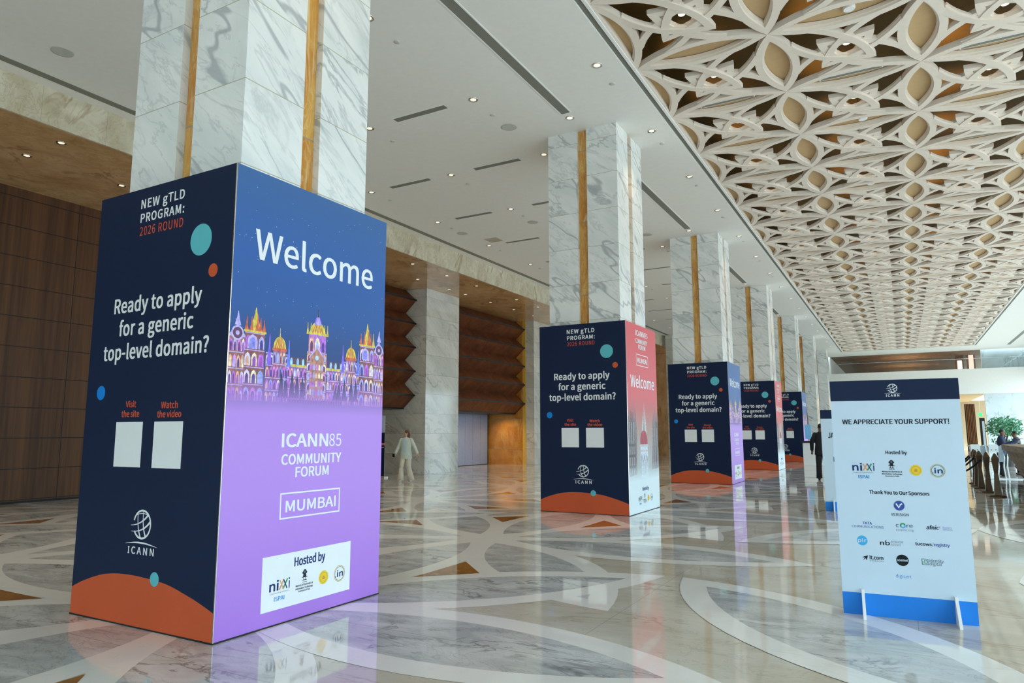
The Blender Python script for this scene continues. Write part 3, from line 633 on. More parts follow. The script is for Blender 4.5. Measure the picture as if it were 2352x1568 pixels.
for k in range(5):
    kind = k % 2; lab = blab[k]
    t = thing('printed_column_box', lab[0], lab[1], (CX, CY+BAY*k, 0), 0, 'printed boxes around the columns')
    if kind not in proto:
        fp = panel('front_panel', -h, -h, h-.004, -h+.03, I_navy, t)
        if 'front' not in proto:
            front_art().build(fp); proto['front'] = fp
        else:
            for c in proto['front'].children: d = c.copy(); COL.objects.link(d); d.parent = fp
        sp = panel('side_panel', h-.004, -h+.003, h, h, I_welcome if kind == 0 else I_red, t); (side_welcome() if kind == 0 else side_red()).build(sp)
        tag(sp, 'night sky over lilac, lettered Welcome' if kind == 0 else 'red fading to white, lettered Welcome')
        panel('back_panel', -h, h-.03, h-.004, h, I_navy, t); panel('far_side_panel', -h, -h+.03, -h+.03, h-.03, I_navy, t)
        b = MB(); b.box(h-.005, -h-.003, .012, h+.003, -h+.004, BH, M_chrome); b.build('corner_edge', t)
        b = MB(); b.box(-h-.004, -h-.004, 0, h+.004, h+.004, .012, M_dark); b.build('shadow_gap_strip', t)  # black strip stands in for the shadow gap along the box foot
        proto[kind] = t
    else:
        for ch in list(proto[kind].children):
            c = ch.copy(); COL.objects.link(c); c.parent = t
            for g in ch.children: d = g.copy(); COL.objects.link(d); d.parent = c

# ------------------------------------------------------------------ pierced lattice ceiling
def lattice_cell():
    b = MB(); S = .162; BWD = .056
    def xy(u, v, z): return ((u-.5)*LDX, (v-.5)*LDY, z)
    def band(A, B, z0, z1, tf, m=M_latt, dip=0):
        n = len(A); vs = []
        for z in (z0, z1):
            for q in (A, B):
                for i, p in enumerate(q): u, v = tf(*p); vs.append(xy(u, v, z+dip*min(1, i/(n*.45))))
        fs = []
        for i in range(n-1):
            a0, b0, a1, b1 = i, n+i, 2*n+i, 3*n+i
            fs += [(a0, a0+1, b0+1, b0), (a1, b1, b1+1, a1+1), (a0, a1, a1+1, a0+1), (b0, b0+1, b1+1, b1)]
        fs += [(0, n, 3*n, 2*n), (n-1, 3*n-1, 4*n-1, 2*n-1)]
        b.mesh(vs, fs, m)
    sides = [lambda u, v: (u, v), lambda u, v: (1-v, u), lambda u, v: (1-u, 1-v), lambda u, v: (v, 1-u)]
    e = 0
    for tf in sides:
        A = arc_pts(1, S, 0, 16); Bq = arc_pts(1, S, BWD, 16); C = arc_pts(1, S, BWD+.015, 16)
        # the clipped outer arc runs node to node
        band(A, Bq, e, .10+e, tf); band(Bq, C, .035, .095, tf); e += .0007
        vs = [xy(*tf(x, y), .105) for x, y in arc_pts(1, S, BWD-.01, 12)]; b.face(vs, M_infill)
    SL = .180; LL = .695*math.sqrt(2); r2 = math.sqrt(.5)
    hz = [-.050, -.034, -.018, -.003]
    for i, tf in enumerate(sides):
        for sg in (1, -1):
            A = arc_pts(LL, SL, 0, 16, .28); Bq = arc_pts(LL, SL, .056, 16, .28)
            t2 = lambda x, y, tf=tf, sg=sg: tf((x-sg*y)*r2, (x+sg*y)*r2)
            band(A, Bq, .006+.001*sg, .085, t2, dip=hz[i]); band(Bq, arc_pts(LL, SL, .066, 16, .28), .04, .08, t2, dip=hz[i])
    return b
rows = range(-2, 23); cols = range(-1, 3)
ls = thing('ceiling_lattice', 'cream pierced lattice of interlaced petals filling the long ceiling well', 'ceiling lattice', ((WX0+WX1)/2, 30, ZL))
lm = lattice_cell().data('lattice_panel'); bm = bmesh.new(); bm.from_mesh(lm); bmesh.ops.recalc_face_normals(bm, faces=bm.faces); bm.to_mesh(lm); bm.free()
def cell_c(i, j): return (LX+LDX*(i+.5), LY+LDY*(j+.5))
for j in rows:
    for i in cols:
        x, y = cell_c(i, j); o = bpy.data.objects.new('lattice_panel', lm); COL.objects.link(o); o.parent = ls; o.location = (x-(WX0+WX1)/2, y-30, 0)
# half lenses along the two long edges close the pattern
for nm, xe, sg in (('edge_infill', WX0+.152, 1), ('edge_infill', WX1-.152, -1)):
    b = MB(); b.box(min(xe, xe+sg*.03)-(WX0+WX1)/2, WY0+.3-30, .0, max(xe, xe+sg*.03)-(WX0+WX1)/2, WY1-.2-30, .19, M_latt); b.build(nm, ls)
pd = thing('pendant_downlight', 'small brass cylinder downlight glowing in a star of the ceiling lattice', 'lamp', (0, 0, 0), 0, 'brass downlights inside the ceiling lattice')
b = MB(); b.lathe([(.055, .04), (.055, .4)], M_brass, seg=14); b.build('brass_body', pd); b = MB(); b.lathe([(.05, .03), (.05, .041)], M_lampface, seg=14); b.build('glowing_lens', pd)
b = MB(); b.tube([(0, 0, .4), (0, 0, 1.0)], .008, M_brass, 6); b.build('stem', pd)
first = True
for j in rows:
    for i in cols:
        x, y = cell_c(i, j)
        if first: pd.location = (x, y, ZL+.06); first = False
        else: dup(pd, (x, y, ZL+.06))
for j in rows:                                                # warm cove lamps above the lattice, shining up
    for i in cols:
        x, y = cell_c(i, j); lamp('cove_lamp', 'SPOT', (x-.62, y+.3, 8.05), 34 if i > 0 else 18, (1, .58, .18), .04, (0.25, 0.1, 1), 2.0)
# slot diffusers and detectors seen through the petals
sd = thing('slot_diffuser', 'grey slot diffuser behind a long petal of the ceiling lattice', 'air vent', (0, 0, 0), 0, 'slot diffusers behind the lattice petals')
b = MB(); b.box(-.5, -.055, 0, .5, .055, .03, M_trim); b.build('frame', sd); b = MB(); b.box(-.48, -.035, -.004, .48, .035, 0, M_slot); b.build('grille', sd)
det = thing('smoke_detector', 'white smoke detector behind a long petal of the ceiling lattice', 'smoke detector', (0, 0, 0), 0, 'detectors behind the lattice petals')
b = MB(); b.lathe([(.075, 0), (.085, .015), (.085, .05)], M_trim, seg=18); b.build('housing', det)
f1 = f2 = True
for j in range(-1, 14):
    for i in range(-1, 2):
        x, y = LX+LDX*(i+.5), LY+LDY*j
        if j % 2:
            if f1: sd.location = (x, y, ZL+.075); f1 = False
            else: dup(sd, (x, y, ZL+.075))
        elif (i == 0 and j % 2 == 0) or (i == 1 and j % 4 == 0):
            if f2: det.location = (x+.1, y, ZL+.055); f2 = False
            else: dup(det, (x+.1, y, ZL+.055))

# ------------------------------------------------------------------ fittings in the plaster ceiling and the stone soffit
dl = thing('recessed_downlight', 'small round recessed downlight in the white plaster ceiling', 'lamp', (0, 0, 0), 0, 'downlights in the white ceiling')
b = MB(); b.lathe([(.045, .002), (.075, -.008), (.088, -.008), (.09, .002)], M_chrome, seg=18, caps=False); b.build('trim_ring', dl)
b = MB(); b.lathe([(.055, -.004), (.045, .0)], plain('soft_lamp_glow', (255, 240, 215), .4, emit=.9), seg=14); b.build('lamp', dl)
DP = BAY/3; fy = 10.242; f1 = True
for x in (-4.074, -6.537, -9.023, -11.485):
    for k in range(-2, 17):
        y = fy+DP*k
        if x > -5 and y > 57: continue
        if f1: dl.location = (x, y, ZC); f1 = False
        else: dup(dl, (x, y, ZC))
for k in range(0, 6):
    for yy in (CY+BAY*k-1.35, CY+BAY*k+1.35+0): dup(dl, (-5.29, yy, ZC))
sl = thing('stone_soffit_downlight', 'small recessed downlight in the brown marble soffit at left', 'lamp', (0, 0, 0), 0, 'downlights in the brown stone soffit')
for ch in dl.children: c = ch.copy(); COL.objects.link(c); c.parent = sl
f1 = True
for x, ys in ((-14.745, (6.73, 8.65, 15.5, 17.45, 19.48, 21.47, 22.61, 24.53, 26.54, 28.4)), (-13.52, (6.73, 8.65, 15.6, 17.585, 19.53, 21.48, 24.57, 26.5, 28.4))):
    for y in ys:
        if f1: sl.location = (x, y, ZS); f1 = False
        else: dup(sl, (x, y, ZS))
sk = thing('ceiling_speaker', 'round pale grille speaker flush in the white plaster ceiling', 'speaker', (-11.461, 5.60, ZC), 0, 'round speakers in the white ceiling')
b = MB(); b.lathe([(.16, .002), (.165, -.006), (.145, -.008)], plain('pale_grille', (196, 198, 190), .7), seg=28); b.build('grille', sk)
for p in ((-6.53, 11.57), (-11.48, 17.4), (-9.04, 17.45), (-6.53, 20.35), (-9.04, 26.2)): dup(sk, (*p, ZC))
sm = thing('sprinkler_disc', 'tiny pale sprinkler cover disc in the white plaster ceiling', 'sprinkler', (-6.56, 8.03, ZC), 0, 'sprinkler discs in the white ceiling')
b = MB(); b.lathe([(.05, .002), (.05, -.01), (.03, -.014)], plain('pale_disc', (206, 206, 196), .7), seg=16); b.build('cover', sm)
for x in (-4.07, -6.54, -9.0, -11.46):
    for k in range(-1, 7):
        if (x, k) != (-6.54, -1): dup(sm, (x, 10.95+DP*k, ZC))
ld = thing('linear_diffuser', 'long narrow grey air slot between columns in the white ceiling', 'air vent', (0, 0, 0), 0, 'long air slots on the column line')
Lh = (BAY-1.5-1.66)/2; b = MB(); b.box(-.09, -Lh, -.004, .09, Lh, .02, M_slot); b.build('grille', ld)
b = MB()
for x0, x1 in ((-.115, -.09), (.09, .115)): b.box(x0, -Lh-.02, -.008, x1, Lh+.02, .02, M_trim)
b.build('frame', ld); ld.location = (-5.27, CY+BAY/2, ZC)
for k in range(1, 6): dup(ld, (-5.27, CY+BAY*(k+.5), ZC))
sv = thing('short_air_vent', 'short grey air vent set across the white plaster ceiling', 'air vent', (0, 0, 0), 0, 'short air vents in the white ceiling')
b = MB(); b.box(-.6, -.075, -.004, .6, .075, .02, M_slot); b.build('grille', sv); b = MB()
b.box(-.625, -.1, -.008, .625, -.075, .02, M_trim); b.box(-.625, .075, -.008, .625, .1, .02, M_trim); b.build('frame', sv)
f1 = True
for x in (-7.74, -10.23):
    for k in range(0, 12):
        y = fy-.03+DP*k
        if f1: sv.location = (x, y, ZC); f1 = False
        else: dup(sv, (x, y, ZC))
b = MB(); b.box(-12.6, YB, ZC-.008, -12.43, YF, ZC-.001, M_slot); tag(b.build('perimeter_slot'), 'continuous grey slot along the left edge of the white ceiling', 'air vent')
b = MB(); b.box(6.85, 20, ZC-.008, 7.05, 59.2, ZC-.001, M_slot); tag(b.build('linear_diffuser'), 'long grey air slot in the bright ceiling at far right', 'air vent')
b = MB(); b.box(-.22, -.22, -.01, .22, .22, .01, plain('access_flap', (190, 180, 160), .7)); o = b.build('access_panel'); o.location = (-11.0, 18.5, ZC); tag(o, 'small square access panel beside a speaker in the white ceiling', 'access panel')

# ------------------------------------------------------------------ sponsor board and the second board behind it
SW, SH = .957, 1.943
def board(t, art):
    b = MB(); b.box(0, 0, 0, SW, .02, SH, I_board); bd = b.build('board', t)
    a = Art((0, 0, 0), (1, 0, 0), (0, 0, 1), .0005)
    a.rect('navy_header', 0, 1.770, SW, SH, I_navy, 1); a.rect('blue_footer', 0, .0, SW, .179, I_brblue, 1); art(a); a.build(bd)
    for x in (.155, .815):
        b = MB(); b.prism([(x-.011, -.17, 0), (x-.011, -.165, .02), (x-.011, -.03, .212), (x-.011, .0, .212), (x-.011, .0, 0)], (.022, 0, 0), M_trim); b.prism([(x-.011, .02, 0), (x-.011, .02, .21), (x-.011, .05, .21), (x-.011, .17, .02), (x-.011, .17, 0)], (.022, 0, 0), M_trim); b.build('slot_in_foot', t)
def sponsor(a):
    w = SW; T = lambda n, s, l, r, base, cap, m, bold=0, L=2, shear=0: a.text(n, s, l*w, r*w, base, cap, m, L, bold, shear)
    emblem(a, 'globe_emblem', .501*w, 1.872, .037, .449*w, .551*w, 1.801, .018, (.437*w, .562*w, 1.824, .008), I_white, 2)
    T('headline_lettering', 'WE APPRECIATE YOUR SUPPORT!', .084, .909, 1.571, .040, I_dkink, .0022)
    T('host_lettering', 'Hosted by', .411, .576, 1.321, .028, I_dkink, .0013)
    logos(a, 'host_logos', lambda u, v: (.142*w+u*.80, 1.181+v*.80), .78)
    T('thanks_lettering', 'Thank You to Our Sponsors', .264, .721, .990, .029, I_dkink, .0014)
    n = 'sponsor_logo#1'
    a.disc(n, .487*w, .901, .040, I_grey, 2); a.disc(n, .487*w, .901, .037, I_indigo, 3); a.stroke(n, [(.487*w-.022, .917), (.487*w-.002, .884), (.487*w+.008, .908), (.487*w+.022, .917)], .011, I_white, 4); T(n, 'VERISIGN', .419, .555, .818, .021, I_grey, .0007)
    n = 'sponsor_logo#2'
    T(n, 'TATA', .194, .269, .738, .020, I_indigo, .0014); T(n, 'COMMUNICATIONS', .108, .357, .709, .019, I_indigo)
    n = 'sponsor_logo#3'
    T(n, 'c', .450, .474, .728, .030, I_grey, .001); T(n, 're', .530, .579, .728, .030, I_grey, .001); a.ring(n, .504*w, .741, .016, .011, I_grn, 2, a0=.4, a1=PI+.6); a.ring(n, .504*w, .741, .016, .011, I_sky, 2, a0=PI+.6, a1=2*PI+.3); T(n, 'corenic.org', .450, .582, .698, .017, I_grey)
    n = 'sponsor_logo#4'
    T(n, 'afnic', .677, .768, .722, .030, I_dkink, .0014, shear=.2); a.disc(n, .776*w, .742, .003, I_dkink, 2); a.disc(n, .776*w, .733, .002, I_dkink, 2); T(n, 'Registry', .797, .863, .734, .013, I_lilac); T(n, 'Services', .797, .868, .718, .013, I_lilac)
    n = 'sponsor_logo#5'
    a.disc(n, .183*w, .604, .040, I_sky, 2); T(n, 'pir', .148, .218, .592, .028, I_board, .0014, 3); n = 'sponsor_logo#6'; T(n, 'nb', .320, .396, .577, .034, I_dkink, .0022); T(n, 'NETBEACON', .405, .496, .598, .016, I_grey); T(n, 'INSTITUTE', .405, .478, .576, .016, I_grey)
    n = 'sponsor_logo#7'
    T(n, 'tucows', .587, .708, .591, .023, I_dkink, .0011); T(n, '/', .711, .722, .589, .028, I_indigo); T(n, 'registry', .725, .838, .591, .023, I_indigo, .0008)
    n = 'sponsor_logo#8'
    u0, v0 = .171*w, .440
    a.poly(n, [(u0, v0+.028), (u0+.048, v0+.046), (u0+.036, v0+.004), (u0+.029, v0+.02), (u0+.006, v0+.002), (u0+.024, v0+.026)], I_dkink, 2)
    T(n, 'it.com', .231, .338, .456, .030, I_dkink, .0016); T(n, 'D O M A I N S', .232, .339, .439, .009, I_dkink)
    n = 'sponsor_logo#9'
    a.disc(n, .482*w, .463, .045, I_black, 2); T(n, 'nominet', .441, .524, .455, .018, I_board, .0008, 3)
    n = 'sponsor_logo#10'
    a.frame(n, .626*w, .439, .673*w, .487, .003, I_dkink, 2); T(n, 'iD', .631, .668, .446, .032, I_grn); T(n, 'identity', .681, .785, .463, .023, I_dkink); T(n, 'digital', .681, .769, .438, .023, I_dkink)
    n = 'sponsor_logo#11'
    T(n, 'digicert', .423, .541, .324, .025, I_ispai)
def second(a):
    w = SW; a.text('lettering#1', 'JA', .117, .224, 1.397, .102, I_dkink, 2, .003); a.text('lettering#2', 'E', .191, .237, .941, .092, I_dkink, 2, .003)
t = thing('sponsor_board', 'white sponsor board with navy header, WE APPRECIATE YOUR SUPPORT, standing on the floor at right', 'sign', (-.525, 6.629, 0), math.radians(4.457)); board(t, sponsor)
t = thing('notice_board', 'second white and blue board, mostly hidden behind the sponsor board', 'sign', (-1.383, 14.906, 0), math.radians(4)); board(t, second)

# ------------------------------------------------------------------ roll-up banner by the marble pier
t = thing('roll_up_banner', 'narrow navy roll-up banner with white top, behind the woman in pale suit', 'banner', (-15.86, 18.72, 0))
b = MB(); b.box(-.45, -.1, 0, .5, .1, .05, plain('brushed_base', (200, 198, 190), .3, .5)); b.build('base', t)
b = MB(); b.box(-.42, -.012, .05, .42, -.006, 2.1, I_board); sh = b.build('sheet', t)
a = Art((-.42, -.012, 0), (1, 0, 0), (0, 0, 1), .001)
a.rect('navy_field', 0, .06, .84, 1.53, I_navy); globe(a, 'emblem', .53, 1.85, .15, I_dkink, 1, .18); a.text('emblem', 'ICANN', .36, .70, 1.60, .06, I_dkink)
a.disc('round_badge', .53, 1.36, .11, I_white, 2, .13); a.disc('round_badge', .53, 1.36, .05, I_dkink, 3, .08); a.rect('red_stripe', 0, 1.10, .84, 1.17, plain('rose_print', (232, 130, 130), .5), 2); a.rect('white_line', .05, 1.02, .80, 1.035, I_white, 2); a.rect('white_line', .3, .60, .70, .62, I_white, 2)
a.build(sh)

# ------------------------------------------------------------------ people
def skin(name, nodes, edges, mat, parent, sub=2, extra=None):
    me = bpy.data.meshes.new(name); me.from_pydata([n[:3] for n in nodes], edges, []); o = bpy.data.objects.new(name, me); COL.objects.link(o)
    o.modifiers.new('s', 'SKIN'); sv_ = me.skin_vertices[0].data
    for i, n in enumerate(nodes): sv_[i].radius = (n[3], n[4] if len(n) > 4 else n[3])
    sv_[0].use_root = True; m = o.modifiers.new('u', 'SUBSURF'); m.levels = m.render_levels = sub
    dg = bpy.context.evaluated_depsgraph_get(); nm = bpy.data.meshes.new_from_object(o.evaluated_get(dg)); bpy.data.objects.remove(o)
    if extra:
        bm = bmesh.new(); bm.from_mesh(nm); em = extra.data('tmp'); bm.from_mesh(em); bm.to_mesh(nm); bm.free(); bpy.data.meshes.remove(em)
    for p in nm.polygons: p.use_smooth = True
    nm.materials.clear(); nm.materials.append(mat); q = bpy.data.objects.new(name, nm); COL.objects.link(q); q.parent = parent; return q
def blob(mb, c, r, m, seg=14, rings=9):
    prof = [(max(1e-4, math.sin(PI*i/rings)), -math.cos(PI*i/rings)) for i in range(rings+1)]; vs = []
    for q, z in prof:
        for i in range(seg): a = 2*PI*i/seg; vs.append((c[0]+r[0]*q*math.cos(a), c[1]+r[1]*q*math.sin(a), c[2]+r[2]*z))
    mb.mesh(vs, [(j*seg+i, j*seg+(i+1) % seg, (j+1)*seg+(i+1) % seg, (j+1)*seg+i) for j in range(rings) for i in range(seg)], m, True)
def person(name, label, loc, rz, H, pose, cols, long_hair=False, group=None, seated=False):
    """faces local -Y; pose gives elbow, wrist (left/right), knee and ankle points for a 1.7 m figure"""
    t = thing(name, label, 'person', loc, rz, group); k = H/1.7
    S = lambda p, *r: (p[0]*k, p[1]*k, p[2]*k, *[x*k for x in r])
    hip = pose.get('hip', .92); dz = hip-.92; J = {}
    J['pel'] = (0, 0, .95+dz); J['wai'] = (0, 0, 1.10+dz); J['che'] = pose.get('chest', (0, 0, 1.30+dz)); J['nec'] = pose.get('neck', (0, .01, 1.45+dz)); J['hb'] = pose.get('headbase', (J['nec'][0], J['nec'][1]-.01, J['nec'][2]+.08)); J['ht'] = (J['hb'][0], J['hb'][1]-.005, J['hb'][2]+.115)
    N = [S(J['pel'], .10, .08), S(J['wai'], .095, .075), S(J['che'], .125, .085), S(J['nec'], .05), S(J['hb'], .074, .088), S(J['ht'], .072, .088)]; E = [(0, 1), (1, 2), (2, 3), (3, 4), (4, 5)]
    hands = []
    for sx, key in ((-1, 'l'), (1, 'r')):
        sh_ = (J['che'][0]+sx*.175, J['che'][1], J['che'][2]+.10); el, wr = pose[key+'el'], pose[key+'wr']; b0 = len(N)
        d = (Vector(wr)-Vector(el)).normalized(); side = d.cross(Vector((0, 1, 0))); side = side.normalized() if side.length > .1 else Vector((1, 0, 0)); pa = Vector(wr)+d*.07
        N += [S(sh_, .052), S(el, .042), S(wr, .028), S(pa, .030, .018)]; E += [(2, b0), (b0, b0+1), (b0+1, b0+2), (b0+2, b0+3)]
        curl = d.cross(side)
        for fi, (off, ln) in enumerate(((-.024, .065), (-.008, .078), (.008, .074), (.022, .058))):
            k1 = pa+d*.03+side*off; k2 = k1+d*ln*.5+curl*.012; k3 = k2+d*ln*.4+curl*.03; c = len(N); N += [S(k1, .009), S(k2, .0085), S(k3, .007)]; E += [(b0+3, c), (c, c+1), (c+1, c+2)]
        th = Vector(wr)+d*.03-side*.03; c = len(N); N += [S(th, .011), S(th+d*.04-side*.012+curl*.01, .008)]; E += [(b0+2, c), (c, c+1)]
        hands.append(pa)
    for sx, key in ((-1, 'l'), (1, 'r')):
        b0 = len(N); kn, an = pose[key+'kn'], pose[key+'an']; toe = pose.get(key+'toe', (an[0], an[1]-.14, an[2]-.05)); N += [S((sx*.09, 0, hip-.02), .085), S(kn, .058), S(an, .04), S(toe, .034, .028)]; E += [(0, b0), (b0, b0+1), (b0+1, b0+2), (b0+2, b0+3)]
    hb, ht = Vector(J['hb'])*k, Vector(J['ht'])*k; hc = (hb+ht)/2; rz_ = pose.get('headturn', 0); Rm = Matrix.Rotation(rz_, 3, 'Z')
    hd_ = MB(); blob(hd_, (0, 0, 0), (.069*k, .086*k, .106*k), cols['skin'], 20, 14); blob(hd_, (0, -.030*k, -.062*k), (.048*k, .052*k, .050*k), cols['skin'], 16, 10); blob(hd_, (0, -.092*k, -.004*k), (.013*k, .018*k, .020*k), cols['skin'], 8, 6)
    for sx in (-1, 1): blob(hd_, (sx*.074*k, .005*k, 0), (.010*k, .02*k, .03*k), cols['skin'], 8, 6)
    hd_.v = [tuple(hc+Rm @ Vector(v)) for v in hd_.v]
    body = skin('body', N, E, cols['skin'], t, 2, hd_)
    f = MB()
    for sx in (-1, 1): blob(f, hc+Rm @ Vector((sx*.028*k, -.080*k, .022*k)), (.011*k, .008*k, .006*k), I_black, 8, 5)
    f.build('eyes', body)
    f = MB(); blob(f, hc+Rm @ Vector((0, -.080*k, -.055*k)), (.022*k, .007*k, .006*k), plain('lips', (150, 80, 75), .5), 8, 5); f.build('mouth', body)
    f = MB(); blob(f, hc+Rm @ Vector((0, .016*k, .038*k)), (.080*k, .088*k, .084*k), cols['hair'])
    if long_hair: blob(f, hc+Rm @ Vector((0, .045*k, -.05*k)), (.098*k, .072*k, .13*k), cols['hair'])
    f.build('hair', t)
    # jacket and trousers follow the body
    jk = MB(); w_, c_ = Vector(J['wai']), Vector(J['che']); rings = []
    hem = cols.get('hem', .76)+dz
    for z, rx, ry in ((hem, .205, .150), (.93+dz, .195, .140), (1.08+dz, .172, .128), (1.22+dz, .190, .135), (1.33+dz, .205, .130), (1.39+dz, .200, .105), (1.43+dz, .125, .088), (1.465+dz, .068, .066)):
        q = max(0, min(1, (z-w_.z)/(c_.z-w_.z))); o_ = Vector((0, 0, 0)).lerp(Vector((c_.x, c_.y, 0)), q); rings.append([((o_.x+rx*math.cos(2*PI*a/20))*k, (o_.y+ry*math.sin(2*PI*a/20)*(1 if math.sin(2*PI*a/20) > 0 else .92))*k, z*k) for a in range(20)])
    jk.mesh([p for q in rings for p in q], [(q*20+a, q*20+(a+1) % 20, (q+1)*20+(a+1) % 20, (q+1)*20+a) for q in range(len(rings)-1) for a in range(20)], cols['jacket'], True)
    for sx, key in ((-1, 'l'), (1, 'r')):
        s0 = Vector((c_.x+sx*.165, c_.y, c_.z+.075))*k; el, wr = Vector(pose[key+'el'])*k, Vector(pose[key+'wr'])*k; blob(jk, s0, (.072*k, .07*k, .07*k), cols['jacket'], 14, 8)
        jk.tube([s0, s0.lerp(el, .5), el.lerp(s0, .08), el, el.lerp(wr, .1), el.lerp(wr, .55), wr], [.072*k, .066*k, .061*k, .060*k, .058*k, .053*k, .048*k], cols['jacket'], 14)
    jk.build('jacket', t)
    if 'blouse' in cols:
        bl = MB(); rows_ = []
        for z, rx, ry, hw in ((.97, .193, .139, .20), (1.08, .172, .128, .24), (1.22, .190, .135, .26), (1.33, .205, .130, .24), (1.40, .19, .10, .16)): rows_.append([(rx*1.0*math.cos(-PI/2+hw*(a-2)/2)*k, (ry*.92*math.sin(-PI/2+hw*(a-2)/2)-.006)*k, z*k) for a in range(5)])
        bl.mesh([p for q in rows_ for p in q], [(q*5+a, q*5+a+1, q*5+a+6, q*5+a+5) for q in range(4) for a in range(4)], cols['blouse'], True); bl.build('blouse', t)
    tr = MB(); fl_ = cols.get('flare', .085)
    rings = [[((rx*math.cos(2*PI*a/20))*k, (ry*math.sin(2*PI*a/20))*k, z*k) for a in range(20)] for z, rx, ry in ((hip-.16, .165, .115), (hip-.02, .175, .125), (hip+.10, .15, .11))]
    tr.mesh([p for q in rings for p in q], [(q*20+a, q*20+(a+1) % 20, (q+1)*20+(a+1) % 20, (q+1)*20+a) for q in range(2) for a in range(20)]+[tuple(range(19, -1, -1))], cols['trousers'], True)
    for sx, key in ((-1, 'l'), (1, 'r')):
        h0 = Vector((sx*.085, 0, hip-.06))*k; kn, an = Vector(pose[key+'kn'])*k, Vector(pose[key+'an'])*k; an = an+Vector((0, 0, -.035*k))
        tr.tube([h0, h0.lerp(kn, .5), kn.lerp(h0, .1), kn, kn.lerp(an, .1), kn.lerp(an, .6), an], [.098*k, .092*k, .084*k, .080*k, .078*k, (fl_*.4+.045)*k, fl_*k], cols['trousers'], 16)
    tr.build('trousers', t)
    for sx, key in ((-1, 'l'), (1, 'r')):
        an = pose[key+'an']; toe = pose.get(key+'toe', (an[0], an[1]-.14, an[2]-.05)); skin('shoe', [S((an[0], an[1]+.03, toe[2]), .045), S(((an[0]+toe[0])/2, (an[1]+toe[1])/2, toe[2]), .044), S(toe, .04, .03)], [(0, 1), (1, 2)], cols['shoe'], t)
    return t, hands, k
SK1 = plain('fair_skin', (205, 160, 135), .5); SK2 = plain('brown_skin', (120, 82, 60), .5)
P_w = dict(lel=(-.27, -.02, 1.14), lwr=(-.33, -.14, .92), rel=(.29, .03, 1.14), rwr=(.42, -.02, .92), lkn=(-.12, -.10, .50), lan=(-.14, -.08, .09), rkn=(.10, .0, .50), ran=(.16, .10, .09), headturn=-.9)
t, hd, k = person('person', 'woman in a pale green suit walking beside the marble pier, phone in hand', (-13.62, 17.55, 0), .25, 1.60, P_w,
    dict(skin=SK1, hair=plain('brown_hair', (92, 58, 40), .5), jacket=plain('pale_sage_cloth', (206, 214, 200), .8), trousers=plain('cream_cloth', (214, 206, 184), .8), shoe=plain('white_trainer', (225, 228, 222), .5), flare=.115, blouse=plain('pale_blue_blouse', (186, 212, 226), .7)), True)
ph = MB(); hp = Matrix.Rotation(.25, 3, 'Z') @ (Vector(hd[0])*k)+Vector((-13.62, 17.55, 0)); ph.box(-.04, -.045, -.05, .04, -.03, .06, I_black); o = ph.build('phone'); o.location = hp; tag(o, 'black phone held in the hand of the woman in pale suit', 'phone')
P_m = dict(lel=(-.27, .0, 1.14), lwr=(-.27, -.10, .90), rel=(.27, .0, 1.14), rwr=(.27, -.10, .90), lkn=(-.10, .01, .50), lan=(-.10, .02, .09), rkn=(.10, .0, .50), ran=(.11, .0, .09))
person('person', 'man in a black suit seen from behind, left of the notice board', (-2.28, 24.4, 0), PI+.15, 1.78, P_m, dict(skin=SK2, hair=plain('black_hair', (24, 22, 22), .5), jacket=plain('black_suit_cloth', (20, 20, 24), .8), trousers=plain('black_trouser_cloth', (18, 18, 22), .8), shoe=plain('black_leather', (16, 16, 18), .35)))
P_s = dict(lel=(-.28, -.12, 1.12), lwr=(-.10, -.42, 1.16), rel=(.30, -.10, 1.12), rwr=(.32, -.48, 1.30), lkn=(-.12, -.02, .50), lan=(-.12, .02, .09), rkn=(.12, 0, .5), ran=(.12, .02, .09), neck=(0, -.06, 1.43), chest=(0, -.03, 1.29))
person('person', 'person in dark blue leaning over the stone reception counter', (2.95, 29.3, 0), 1.35, 1.62, P_s, dict(skin=SK2, hair=plain('black_hair', (24, 22, 22)), jacket=plain('navy_cloth', (34, 44, 76), .8), trousers=plain('black_trouser_cloth', (18, 18, 22)), shoe=plain('black_leather', (16, 16, 18))))
person('person', 'dark haired person in grey behind the stone counter, facing the one in blue', (3.55, 30.4, 0), -1.5, 1.56, P_s, dict(skin=SK2, hair=plain('black_hair', (24, 22, 22)), jacket=plain('grey_cloth', (86, 90, 96), .8), trousers=plain('black_trouser_cloth', (18, 18, 22)), shoe=plain('black_leather', (16, 16, 18))))

# ------------------------------------------------------------------ rope posts
sp = thing('rope_post', 'bronze rope post nearest the camera, at the right end of the row', 'stanchion', (1.87, 19.99, 0), 0, 'bronze rope posts by the counter')
b = MB(); b.lathe([(.17, 0), (.17, .02), (.15, .035), (.05, .05)], M_bronze, seg=28); b.build('base', sp)
b = MB()
def sq(r0, z0, r1, z1, m=M_bronze):
    vs = [(sx*r, sy*r, z) for r, z in ((r0, z0), (r1, z1)) for sx, sy in ((-1, -1), (1, -1), (1, 1), (-1, 1))]; b.mesh(vs, [(3, 2, 1, 0), (4, 5, 6, 7)]+[(i, (i+1) % 4, 4+(i+1) % 4, 4+i) for i in range(4)], m)
sq(.075, .04, .038, .55); sq(.038, .55, .075, .88); b.build('tapered_shaft', sp)
b = MB(); sq(.075, .88, .015, 1.01); b.build('pointed_cap', sp)
b = MB(); b.lathe([(.015, 0), (.022, .01), (.015, .02)], M_brass, (-.085, 0, .81), 10); b.build('rope_hook', sp)
PO = [(1.87, 19.99), (1.813, 21.31), (1.773, 22.69), (1.752, 23.55), (1.80, 24.7)]
plb = ['bronze rope post second from the right of the row', 'bronze rope post third from the right of the row', 'bronze rope post fourth from the right of the row', 'bronze rope post farthest from the camera, hidden behind the row']
